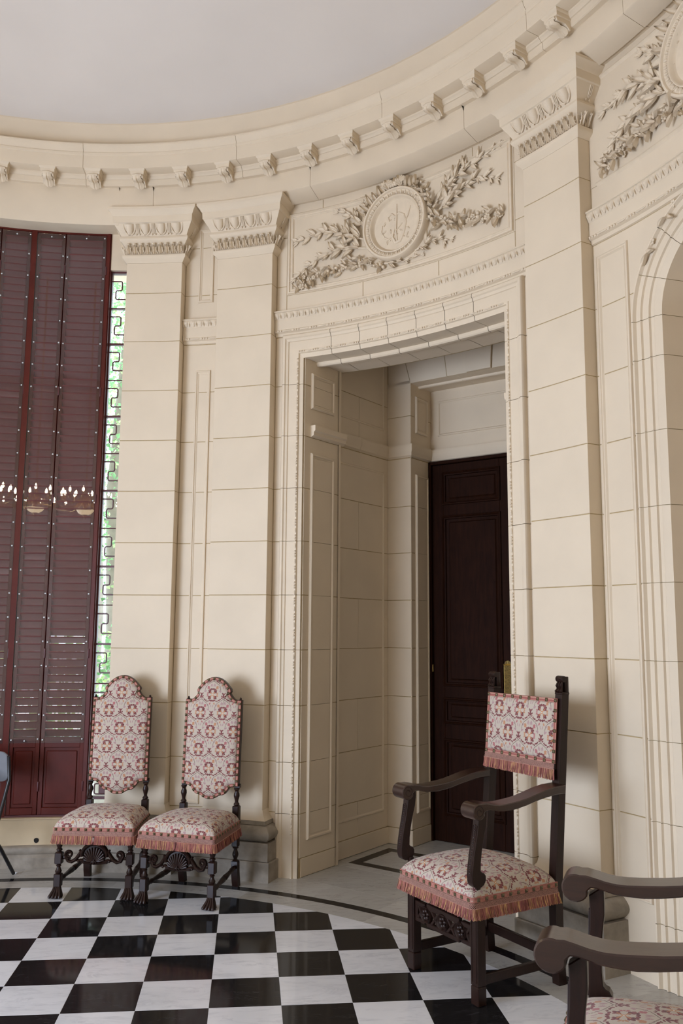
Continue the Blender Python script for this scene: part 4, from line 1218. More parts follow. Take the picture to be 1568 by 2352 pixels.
# ------------------------------------------------------------------ carved plaster reliefs
def adopt(root):
    inv = root.matrix_basis.inverted()
    for ch in root.children: ch.matrix_basis = inv @ ch.matrix_basis
def relief(tc, zc, label, xl, xr, seed, framed):
    rnd = random.Random(seed)
    f = F0; ku = f.ku
    root = empty('relief_panel', f(tc, zc-0.35, 0.0))
    tag(root, label, 'relief', 'plaster relief panels high on the wall')
    S = lambda s, z, w_=0.0: f(tc+s/ku, zc+z, w_)
    kx = xl/0.87
    if framed:
        mb = MB(); rows = []
        u0, u1 = 27.5, 56.55
        for d, w_ in [(0, -.002), (0, .006), (.004, .016), (.012, .018), (.017, .008), (.026, .006), (.032, .012), (.036, .010), (.042, 0.0)]:
            a, b, c, e = u0+d/ku, u1-d/ku, 4.245+d, 4.885-d
            n = 22
            path = [(a+(b-a)*i/n, c) for i in range(n)] + [(b, c)] + [(b+(a-b)*i/n, e) for i in range(n)] + [(a, e)]
            rows.append([f(x, y, w_) for x, y in path])
        mb.grid(rows, 0, True); put('panel_moulding', mb, 'plaster', root, 30)
    else:
        mb = MB(); n = 14
        for z0 in (4.26, 4.90): mould_mb(f, tc-xl/ku-1.0, tc+xr/ku+1.0, [(-.002, z0+.02), (.010, z0+.016), (.014, z0+.006), (.006, z0), (-.002, z0-.012)], mb)
        put('panel_moulding', mb, 'plaster', root, 30)
    mb = MB(); n = 48
    prof = [(.268, -.01), (.270, .052), (.262, .064), (.250, .064), (.244, .052), (.216, .040), (.214, .050), (.208, .053), (.200, .046), (.196, .030), (.186, .020), (.12, .018), (.001, .018)]
    mb.grid([[S(r*cos(2*pi*i/n), r*sin(2*pi*i/n), w_) for i in range(n)] for r, w_ in prof], 0, True)
    md = put('medallion', mb, 'plaster', root, 40)
    em = MB(); em.ball((0, 0, 0.2), 1.0, 8, 6, (0.62, 1.0, 0.55))
    for sg in (-1, 1): em.tube([(sg*0.95, -1.0, 0.2), (sg*1.0, 0.1, 0.35), (sg*0.8, 1.05, 0.2)], [.16, .20, .16], 5)
    em = em.mesh('medallion_egg', 'plaster', 50)
    for k in range(38):
        a = 2*pi*k/38
        link('medallion_egg', em, md, mw=surf_matrix(f, tc+0.231*cos(a)/ku, zc+0.231*sin(a), 0.040, a-pi/2, (0.0145, 0.0165, 0.022)))
    mb = MB()                                                 # low-relief lyre, staff and sprays in the middle
    def rod(pts, r): mb.tube([S(x, z, 0.019) for x, z in pts], [q*1.7 for q in r], 8, flat=0.7)
    rod([(0.0, .155), (-.002, .05), (-.006, -.05), (.004, -.13)], [.004, .006, .006, .004])
    rod([(-.015, -.02), (-.035, -.09), (-.01, -.14), (.03, -.13), (.06, -.07), (.078, .0), (.06, .06), (.02, .085), (-.005, .07)], [.004, .008, .009, .008, .007, .007, .006, .005, .003])
    rod([(-.005, .06), (-.04, .09), (-.07, .07), (-.06, .04), (-.045, .05)], [.004, .005, .005, .004, .003])
    rod([(.07, .0), (.10, .05), (.12, .11)], [.005, .004, .003]); rod([(-.08, -.11), (-.03, -.07), (.05, .0)], [.003, .004, .003])
    rod([(-.12, .02), (-.13, -.03), (-.10, -.08), (-.05, -.11)], [.003, .004, .004, .003])
    put('lyre_relief', mb, 'plaster', md, 50)
    for i in range(16):
        a = rnd.uniform(0, 2*pi); r = rnd.uniform(.06, .13)
        link('medallion_leaf', leafmesh('leaf'), md, mw=surf_matrix(f, tc+r*cos(a)/ku, zc-0.02+r*sin(a)*.9, 0.017, rnd.uniform(0, 6.28), (rnd.uniform(.025, .04),)*2+(.03,)))
    stems = MB()
    def branch(pts, size, leaves=True, r=0.008, n=9):
        P_ = [Vector((x*(kx if x < 0 else xr/0.90), z)) for x, z in pts]
        L = [0]
        for a, b in zip(P_, P_[1:]): L.append(L[-1]+(b-a).length)
        def at(t):
            d = t*L[-1]
            for i in range(len(P_)-1):
                if d <= L[i+1]+1e-9:
                    k = (d-L[i])/max(1e-9, L[i+1]-L[i]); return P_[i].lerp(P_[i+1], k), (P_[i+1]-P_[i]).normalized()
            return P_[-1], (P_[-1]-P_[-2]).normalized()
        stems.tube([S(*at(i/8)[0], 0.018*(1-i/9)+0.004) for i in range(9)], [r*(1-0.75*i/8) for i in range(9)], 6)
        for i in range(n):
            t = 0.12+0.88*i/(n-1)
            p, d = at(t)
            ang = atan2(d.y, d.x)-pi/2
            side = 1 if i % 2 else -1
            last = i == n-1
            for rep in range(3 if not last else 4):
                sz = size*0.95*(1.05-0.50*t)*rnd.uniform(.7, 1.2)
                a2 = ang + (side*rnd.uniform(.25, .75) if not last else (rep-1.5)*0.4) + (rep-1)*0.42*side*(not last)
                link('leaf', leafmesh('leaf'), root, mw=surf_matrix(f, tc+p.x/ku, zc+p.y, 0.010+0.012*(1-t), a2, (sz*rnd.uniform(.7, 1.1), sz, sz*rnd.uniform(.5, 1.1)*(1.15-0.8*t)), rnd.uniform(0.0, 0.30)*(1.2-t)))
    branch([(-.24, -.06), (-.45, .04), (-.62, .10), (-.84, .06)], .125, n=12)
    branch([(-.24, -.12), (-.44, -.07), (-.60, -.09), (-.76, -.15), (-.86, -.23)], .115, n=12)
    branch([(-.22, .0), (-.33, .12), (-.42, .20), (-.50, .23)], .11, n=6)
    branch([(-.18, .10), (-.25, .19), (-.29, .25)], .09, n=4)
    branch([(.30, .02), (.42, .15), (.58, .23), (.84, .27)], .12, n=11)
    branch([(.33, -.02), (.50, .08), (.66, .13), (.82, .06)], .12, n=10)
    branch([(.38, .10), (.46, .22), (.54, .28)], .10, n=5)
    branch([(.16, -.24), (.30, -.20), (.44, -.24)], .10, n=6)
    branch([(-.10, -.27), (.05, -.29), (.2, -.28)], .08, n=5)
    put('stems', stems, 'plaster', root, 60)
    def garland(pts, n, big):
        P_ = [Vector((x*(kx if x < 0 else xr/0.90), z)) for x, z in pts]
        for i in range(n):
            t = i/(n-1)*(len(P_)-1); k = min(int(t), len(P_)-2)
            p = P_[k].lerp(P_[k+1], t-k)
            for rep in range(3):
                kind = rnd.choice(('leaf', 'leaf', 'flower', 'leaf', 'fruit', 'leaf', 'leaf'))
                sz = big*rnd.uniform(.75, 1.2)*(1.0 if kind == 'leaf' else .36)
                q = p+Vector((rnd.uniform(-.018, .018), rnd.uniform(-.036, .036)))
                link('garland_'+kind, leafmesh(kind), root, mw=surf_matrix(f, tc+q.x/ku, zc+q.y, rnd.uniform(.008, .034), rnd.uniform(0, 6.28), (sz, sz, sz*1.3), rnd.uniform(0, .5)))
    garland([(-.12, -.275), (-.30, -.21), (-.48, -.22), (-.68, -.25), (-.85, -.285)], 26, .066)
    garland([(.06, .275), (.20, .235), (.28, .12), (.30, -.02), (.42, -.12), (.58, -.17), (.72, -.17), (.88, -.20)], 34, .070)
    # crest of curled leaves over the medallion
    for i in range(11):
        a = radians(60+9.5*i); r = .268
        link('crest_leaf', leafmesh('leaf'), root, mw=surf_matrix(f, tc+r*cos(a)/ku, zc+r*sin(a), 0.030, a-pi/2+rnd.uniform(-.5, .5), (.085, .080*rnd.uniform(.8, 1.25), .12), 0.55))
    sh = MB()
    for cx_, sg in ((-.055, -1), (.055, 1)):
        for j in range(7):
            a = radians(90+sg*(-60+20*j)); 
            sh.tube([S(cx_, .270, .03), S(cx_+.03*cos(a), .272+.034*sin(a), .075), S(cx_+.062*cos(a), .274+.058*sin(a), .062)], [.006, .013, .010], 6)
    for i in range(3): sh.ball(S(-.02+.02*i, .285, .06), .016, 8, 6)
    put('crest_shell', sh, 'plaster', root, 50)
    adopt(root)
    return root
relief(41.75, 4.595, 'cream plaster relief with medallion and leafy branches above the doorway', .87, .90, 3, True)
relief(79.5, 4.61, 'cream plaster relief with medallion above the arch, top right corner', .76, .76, 11, False)

# ------------------------------------------------------------------ chairs: shared pieces
def ribbon_path(pts, closed):
    """pts: list of Vector; returns lengths"""
    L = [0.0]
    m = len(pts)
    for i in range(1, m+(1 if closed else 0)): L.append(L[-1]+(pts[i % m]-pts[i-1]).length)
    return L
def along(pts, L, d, closed=False):
    for i in range(len(L)-1):
        if d <= L[i+1]+1e-9:
            k = (d-L[i])/max(1e-9, L[i+1]-L[i]); return pts[i].lerp(pts[(i+1) % len(pts)], k), (pts[(i+1) % len(pts)]-pts[i]).normalized()
    return pts[-1].copy(), (pts[-1]-pts[-2]).normalized()
def nail_mesh():
    if 'nail' in _c: return _c['nail']
    mb = MB(); a = 1.0
    mb.grid([[(-a, -a, 0), (a, -a, 0), (a, a, 0), (-a, a, 0)], [(-a*.92, -a*.92, .35), (a*.92, -a*.92, .35), (a*.92, a*.92, .35), (-a*.92, a*.92, .35)], [(-.15, -.15, .95), (.15, -.15, .95), (.15, .15, .95), (-.15, .15, .95)]], 0, True, True, True)
    _c['nail'] = mb.mesh('nail', 'nail', 0); return _c['nail']
def basis(p, x, z):
    x = x.normalized(); z = (z-x*z.dot(x)).normalized(); y = z.cross(x)
    m = Matrix((x, y, z)).transposed().to_4x4(); m.translation = p; return m
def braid_edge(parent, pts, nrm, h, lift, z0, nails, nsize=.0085, first=0.012, step=.048):
    """horizontal braid round a seat: pts at its lower edge, outward normals nrm"""
    mb = MB(); L = ribbon_path(pts, False)
    rows = []
    for zz, o in ((0, .001), (0.002, lift), (h-.002, lift), (h, .001)): rows.append([p+n_*o+Vector((0, 0, z0+zz)) for p, n_ in zip(pts, nrm)])
    mb.grid(rows)
    me = mb.mesh('braid', 'galon', 40)
    uvl(me, lambda co: (along_len(pts, L, co), co.z))
    b = link('braid', me, parent)
    if nails:
        d = first; nm = nail_mesh()
        n_ = int((L[-1]-2*first)/step)
        for k in range(n_+1):
            p, t = along(pts, L, first+(L[-1]-2*first)*k/n_)
            nn = Vector((t.y, -t.x, 0))
            link('nail', nm, b, mw=basis(p+nn*lift+Vector((0, 0, z0+h/2)), t, nn) @ Matrix.Diagonal((nsize, nsize, nsize, 1)))
    return b
def along_len(pts, L, co):
    best = (1e9, 0)
    for i in range(len(pts)-1):
        a, b = pts[i], pts[i+1]; ab_ = b-a; l2 = ab_.x**2+ab_.y**2
        t = max(0, min(1, ((co.x-a.x)*ab_.x+(co.y-a.y)*ab_.y)/max(l2, 1e-12)))
        q = a+ab_*t; d = (q.x-co.x)**2+(q.y-co.y)**2
        if d < best[0]: best = (d, L[i]+(L[i+1]-L[i])*t)
    return best[1]
def uvl(me, fn):
    ul = me.uv_layers.new(name='UVMap')
    co = [v.co for v in me.vertices]
    data = [0.0]*(2*len(me.loops))
    cache = {}
    for i, l in enumerate(me.loops):
        vi = l.vertex_index
        if vi not in cache: cache[vi] = fn(co[vi])
        data[2*i], data[2*i+1] = cache[vi]
    ul.data.foreach_set('uv', data)
def fringe(parent, pts, nrm, z0, netting, length, flare=.014, step=.0024, seed=1, gaps=()):
    rnd = random.Random(seed)
    L = ribbon_path(pts, False)
    # interpolate normals along the path
    def station(d):
        for i in range(len(L)-1):
            if d <= L[i+1]+1e-9:
                k = (d-L[i])/max(1e-9, L[i+1]-L[i]); return pts[i].lerp(pts[i+1], k), nrm[i].lerp(nrm[i+1], k).normalized(), (pts[i+1]-pts[i]).normalized()
        return pts[-1], nrm[-1], (pts[-1]-pts[-2]).normalized()
    nb = MB()
    ds = 0.0062
    for sg in (1, -1):
        d = -netting
        while d < L[-1]+netting:
            row = []
            for k in range(7):
                dd = d+sg*netting*0.9*(k/6) if sg == 1 else d+netting*0.9-netting*0.9*(k/6)
                if 0 <= dd <= L[-1]:
                    p, n_, t = station(dd); row.append((p+n_*(.003+flare*.35*k/6+.001*(k % 2))+Vector((0, 0, z0-netting*k/6)), t))
            if len(row) > 1: nb.grid([[p-t*.0011, p+t*.0011] for p, t in row])
            d += ds
    d = 0
    while d < L[-1]:
        p, n_, t = station(d)
        nb.ball(p+n_*(.004+flare*.35)+Vector((0, 0, z0-netting)), .0024, 5, 3); d += ds
    stuff(put('fringe_netting', nb, 'net_thread', parent, 0))
    fb_ = MB()
    d = 0.0
    while d < L[-1]:
        p, n_, t = station(d)
        if not any(a < d < b for a, b in gaps) or rnd.random() < .25:
            for lay in range(2):
                ln = length*rnd.uniform(.88, 1.04)
                sx = rnd.uniform(-.006, .006); so = flare*rnd.uniform(.5, 1.15); wd = .00135*rnd.uniform(.8, 1.25)
                mat = rnd.choice((0, 0, 0, 2, 2, 1))
                q = p+t*rnd.uniform(-.001, .001)
                tw = (t*cos(rnd.uniform(-.8, .8))+n_*sin(rnd.uniform(-.8, .8)))
                rows = []
                for k in range(4):
                    kk = k/3
                    c = q+n_*(.004-.003*lay+flare*.35+so*(kk**1.3)*.8)+t*sx*kk*kk+Vector((0, 0, z0-netting-ln*kk))
                    rows.append([c-tw*wd, c+tw*wd])
                fb_.grid(rows, mat)
        d += step/2
    stuff(put('fringe_strands', fb_, ['pink_worn', 'tan_thread', 'wine_thread'], parent, 0))
def cushion_mesh(hw0, hw1, y0, y1, zb, ze, crown, nx=24, ny=22, pu=0.0, pv=0.0, ex=8.0, notch=None):
    mb = MB()
    ss = [sin(pi/2*(-1+2*i/nx)) for i in range(nx+1)]; tt = [sin(pi/2*(-1+2*j/ny)) for j in range(ny+1)]
    def P_(s, t):
        hw = hw0+(hw1-hw0)*(t+1)/2
        r = max(0.0, (1-abs(s)**ex)*(1-abs(t)**ex))
        z = zb+(ze-zb)*r**0.42+crown*(1-s*s)**.8*(1-t*t)**.8
        bul = 0.008*(r**.3)
        return Vector((hw*s*(1+bul*0), y0+(y1-y0)*(t+1)/2, z))
    mb.grid([[P_(s, t) for s in ss] for t in tt])
    me = mb.mesh('cushion', 'tapestry', 60, False)
    au = [0.0]; av = [0.0]
    for a, b in zip(ss, ss[1:]): au.append(au[-1]+(P_(b, 0)-P_(a, 0)).length)
    for a, b in zip(tt, tt[1:]): av.append(av[-1]+(P_(0, b)-P_(0, a)).length)
    cu = au[nx//2]
    ul = me.uv_layers.new(name='UVMap'); data = []
    for l in me.loops:
        i = l.vertex_index; a, b = i % (nx+1), i//(nx+1)
        data += [au[a]-cu+pu, av[b]+pv]
    ul.data.foreach_set('uv', data)
    return me
def seat_edge(hw0, hw1, y0, y1, r=.02):
    pts = [Vector((-hw1, y1, 0)), Vector((-hw0, y0+r, 0))]
    for k in range(1, 5): a = pi*.5*k/5; pts.append(Vector((-hw0+r*(1-cos(a)), y0+r*(1-sin(a)), 0)))
    pts += [Vector((-hw0+r, y0, 0)), Vector((hw0-r, y0, 0))]
    for k in range(1, 5): a = pi*.5*k/5; pts.append(Vector((hw0-r*(1-sin(a)), y0+r*(1-cos(a)), 0)))
    pts += [Vector((hw0, y0+r, 0)), Vector((hw1, y1, 0))]
    n = []
    for i in range(len(pts)):
        t = (pts[min(i+1, len(pts)-1)]-pts[max(i-1, 0)]).normalized(); n.append(Vector((t.y, -t.x, 0)))
    return pts, n
def sq(mb, x, y, h, z0, z1, ch=.004): mb.box(x-h, x+h, y-h, y+h, z0, z1, ch)

# ------------------------------------------------------------------ high-backed chair
HALF = [(0, 1.376), (.022, 1.374), (.045, 1.367), (.068, 1.354), (.090, 1.336), (.108, 1.316), (.122, 1.300), (.128, 1.288), (.128, 1.277), (.121, 1.268), (.128, 1.254), (.142, 1.238), (.156, 1.226), (.166, 1.223), (.210, 1.223), (.210, 1.0), (.210, .80), (.210, .652), (.186, .650), (.158, .646), (.142, .636), (.126, .614), (.112, .598), (.098, .590), (.080, .587), (.064, .583), (.048, .572), (.030, .563), (0, .560)]
OUT = HALF + [(-x, z) for x, z in reversed(HALF[1:-1])]
def high_chair():
    root = empty('high_back_chair')
    yb = lambda z: .452+(z-.56)*.055
    def BK(x, z, d=0.0): return (x, yb(z)-d, z)
    # back: carved dark frame with padded panel
    mb = MB(); mb.prism(OUT, lambda a, b: BK(a, b, 0.0), lambda a, b: BK(a, b, -.034), .003)
    bf = put('back_frame', mb, 'wood', root, 30)
    ins = inset(OUT, .0205)
    mb = MB(); c0 = (0, .96); rows = []
    for k, d in ((1.0, .002), (.985, .009), (.95, .0155), (.88, .021), (.75, .026), (.5, .030), (.25, .032), (.02, .0325)):
        rows.append([BK(x*k, c0[1]+(z-c0[1])*k, d) for x, z in ins])
    mb.grid(rows, 0, True, False, True)
    me = mb.mesh('back_cushion', 'tapestry', 70); uvl(me, lambda co: (co.x, co.z-.028))
    bc = link('back_cushion', me, root)
    mb = MB(); mid = [inset(OUT, .002), inset(OUT, .004), inset(OUT, .018), inset(OUT, .0205)]
    n = len(OUT)
    mb.grid([[BK(x, z, d) for x, z in r] for r, d in zip(mid, (.001, .005, .006, .002))], 0, True)
    me = mb.mesh('braid', 'galon', 40)
    pc = inset(OUT, .0105); pv = [Vector(BK(x, z, .006)) for x, z in pc]; L = ribbon_path(pv, True)
    ul = me.uv_layers.new(name='UVMap'); data = []
    for l in me.loops:
        i = l.vertex_index; data += [L[i % n], (i//n)*.006]
    ul.data.foreach_set('uv', data)
    br = link('braid', me, root)
    cnt = 50; nm = nail_mesh()
    for k in range(cnt):
        p, t = along(pv, L, L[-1]*(k+.0)/cnt)
        link('nail', nm, br, mw=basis(p, t, Vector((0, -1, .05))) @ Matrix.Diagonal((.0085, .0085, .0085, 1)))
    for sg in (-1, 1):
        x = sg*.196
        mb = MB()                                             # rear post: block, turned baluster, splayed foot
        def PO(z): return .452+(max(z, .50)-.56)*.055+.017
        mb.box(x-.021, x+.021, PO(.66)-.021+.017, PO(.66)+.021+.0, .640, .668, .003)
        prof = [(.018, .640), (.021, .634), (.014, .626), (.0125, .618), (.019, .604), (.0205, .590), (.016, .574), (.012, .558), (.012, .548), (.019, .540), (.021, .533), (.014, .528), (.020, .524)]
        mb.lathe([(r, z) for r, z in prof], 14, (x, .470))
        mb.box(x-.023, x+.023, .447, .493, .400, .526, .005)
        put('back_post', mb, 'wood', root, 35)
        mb = MB()
        mb.lathe([(.010, 1.222), (.011, 1.226), (.006, 1.229), (.008, 1.234), (.003, 1.240), (.001, 1.241)], 10, (x, yb(1.22)+.016)); put('finial', mb, 'wood', bf, 40)
        mb = MB()
        mb.box(x-.022, x+.022, .447, .491, .26, .41, .005)
        mb.lathe([(.018, .262), (.021, .252), (.012, .246), (.012, .238), (.020, .220), (.021, .205), (.013, .186), (.012, .180), (.020, .172), (.019, .166)], 14, (x, .470))
        rows = []
        for z, y, h in ((.168, .470, .020), (.160, .470, .022), (.10, .474, .022), (.04, .486, .022), (.0, .496, .021)):
            rows.append([(x-h, y-h, z), (x+h, y-h, z), (x+h, y+h, z), (x-h, y+h, z)])
        mb.grid(rows, 0, True, True, True)
        put('leg', mb, 'wood', root, 35)
        # front leg: turned, with carved paw
        xf = sg*.232; mb = MB()
        sq(mb, xf, .012, .022, .345, .43)
        mb.lathe([(.019, .348), (.022, .338), (.0225, .326), (.015, .306), (.013, .300), (.019, .294), (.0195, .288), (.013, .282), (.018, .276)], 16, (xf, .012))
        sq(mb, xf, .012, .0235, .203, .276, .005)
        mb.lathe([(.017, .205), (.013, .198), (.018, .192), (.012, .188), (.011, .184), (.015, .172), (.0215, .160), (.0195, .150), (.014, .146), (.019, .142)], 16, (xf, .012))
        sq(mb, xf, .012, .0235, .062, .144, .005)
        lg = put('leg', mb, 'wood', root, 35)
        mb = MB()
        rows = []
        for z, y, hx, hy in ((.068, .012, .021, .021), (.045, .010, .024, .023), (.022, .002, .031, .031), (.008, -.004, .036, .038), (0.0, -.004, .035, .037)):
            rows.append([(xf+hx*cos(2*pi*i/12), y+hy*sin(2*pi*i/12), z) for i in range(12)])
        mb.grid(rows, 0, True, True, True)
        for i in range(4):
            o = (i-1.5)*.0125
            mb.tube([(xf+o*.8, -.006, .070), (xf+o*1.05, -.014, .045), (xf+o*1.5, -.032, .022), (xf+o*1.75, -.044, .0105), (xf+o*1.75, -.046, .004)], [.0055, .008, .0100, .0102, .006], 7)
        for s2 in (-1, 1): mb.tube([(xf+s2*.018, .004, .070), (xf+s2*.024, .002, .04), (xf+s2*.034, -.008, .014), (xf+s2*.036, -.020, .006)], [.006, .009, .0105, .007], 7)
        put('claw_foot', mb, 'wood', lg, 50)
        # side stretcher
        mb = MB(); a = Vector((xf, .030, .098)); b = Vector((x, .455, .130))
        prof = [(0, .010), (.06, .016), (.10, .012), (.14, .017), (.2, .012), (.34, .015), (.46, .019), (.5, .012), (.54, .019), (.66, .015), (.8, .012), (.86, .017), (.9, .012), (.94, .016), (1, .010)]
        mb.tube([a.lerp(b, t) for t, r in prof], [r for t, r in prof], 12)
        put('side_stretcher', mb, 'wood', root, 40)
    mb = MB(); prof = [(0, .010), (.06, .015), (.12, .011), (.3, .014), (.46, .018), (.5, .012), (.54, .018), (.7, .014), (.88, .011), (.94, .015), (1, .010)]
    a, b = Vector((-.18, .470, .335)), Vector((.18, .470, .335)); mb.tube([a.lerp(b, t) for t, r in prof], [r for t, r in prof], 12)
    put('rear_stretcher', mb, 'wood', root, 40)
    # carved front stretcher: shell between two volutes
    fsr = MB()
    Y = .010
    def band(pts, r, fl=1.5): fsr.tube([(x, Y, z) for x, z in pts], r, 8, flat=fl, upv=(0, 1, 0))
    for sg in (-1, 1):
        sp = []
        for k in range(22):
            a = radians(200+k*27); r = .006+.0215*(k/21)
            sp.append((sg*(.166+r*cos(a)*-1), .262+r*sin(a)))
        path = sp[::-1]
        path = [(sg*(.166-(.006+.0215*(k/21))*cos(radians(180-(21-k)*27+90))), .262+(.006+.0215*(k/21))*sin(radians(180-(21-k)*27+90))) for k in range(22)]
        arm = [(sg*x, z) for x, z in ((.186, .246), (.172, .222), (.148, .217), (.122, .232), (.104, .256), (.092, .276), (.078, .288))]
        band(path, [.005+.005*(k/21) for k in range(22)])
        band(arm, [.009, .0105, .012, .0125, .012, .010, .007])
        band([(sg*.078, .272), (sg*.094, .286), (sg*.100, .292)], [.006, .009, .006])
        band([(sg*.06, .221), (sg*.09, .228), (sg*.115, .224)], [.008, .010, .006])
        fsr.ball((sg*.100, Y-.012, .224), .009, 8, 6)
        fsr.box(sg*.185-.03, sg*.185+.03, Y-.006, Y+.008, .232, .252, .002)
    band([(.082*cos(radians(a)), .262+.068*sin(radians(a))) for a in range(-8, 189, 14)], .0125, 1.6)
    fsr.prism([(.076*cos(radians(a)), .262+.062*sin(radians(a))) for a in range(-35, 216, 10)] + [(-.05, .212), (.05, .212)], lambda a, b: (a, Y-.002, b), lambda a, b: (a, Y+.012, b))
    band([(-.085, .214), (0, .209), (.085, .214)], [.007, .009, .007])
    cs = put('carved_stretcher', fsr, 'wood', root, 45)
    sh = MB()
    for k in range(13):
        a = radians(-14+208*k/12)
        sh.tube([(0.006*cos(a), Y-.008, .222), (.036*cos(a), Y-.017, .232+.030*sin(a)), (.066*cos(a), Y-.010, .248+.062*sin(a))], [.003, .0065, .0085], 7)
    sh.tube([(0, Y-.014, .238), (0, Y-.020, .220), (0, Y-.012, .206)], [.003, .008, .005], 8)
    for sg in (-1, 1): sh.tube([(sg*.004, Y-.016, .226), (sg*.014, Y-.017, .219), (sg*.018, Y-.012, .212)], [.003, .006, .003], 7)
    put('carved_shell', sh, 'wood', cs, 60)
    # seat
    mb = MB()
    mb.box(-.245, .245, -.022, .012, .375, .44); mb.box(-.215, .215, .43, .46, .375, .44)
    for sg in (-1, 1): mb.add([(sg*.245, -.02, .375), (sg*.215, .45, .375), (sg*.215, .45, .44), (sg*.245, -.02, .44), (sg*.22, -.02, .375), (sg*.19, .45, .375), (sg*.19, .45, .44), (sg*.22, -.02, .44)], [(0, 1, 2, 3), (4, 7, 6, 5), (0, 4, 5, 1), (3, 2, 6, 7)])
    put('seat_rail', mb, 'wood', root, 20)
    cu = link('seat_cushion', cushion_mesh(.262, .232, -.038, .446, .425, .500, .028, pu=.0), root)
    pts, nr = seat_edge(.262, .232, -.038, .446, .014)
    braid_edge(root, pts, nr, .024, .004, .416, True)
    fringe(root, pts, nr, .416, .026, .052, .013, seed=5, gaps=((.735, .752),))
    return root
hc = high_chair()
hc.location = (.5057, 2.9008, 0); hc.rotation_euler = (0, 0, -radians(8.5))
tag(hc, 'carved high-back chair in red floral tapestry, nearest the shuttered window', 'chair', 'two high-back chairs against the wall')
h2 = copy_tree(hc)
h2.location = (1.0509, 2.7020, 0); h2.rotation_euler = (0, 0, -radians(21.75))
h2['label'] = 'carved high-back chair in red floral tapestry, nearest the doorway'

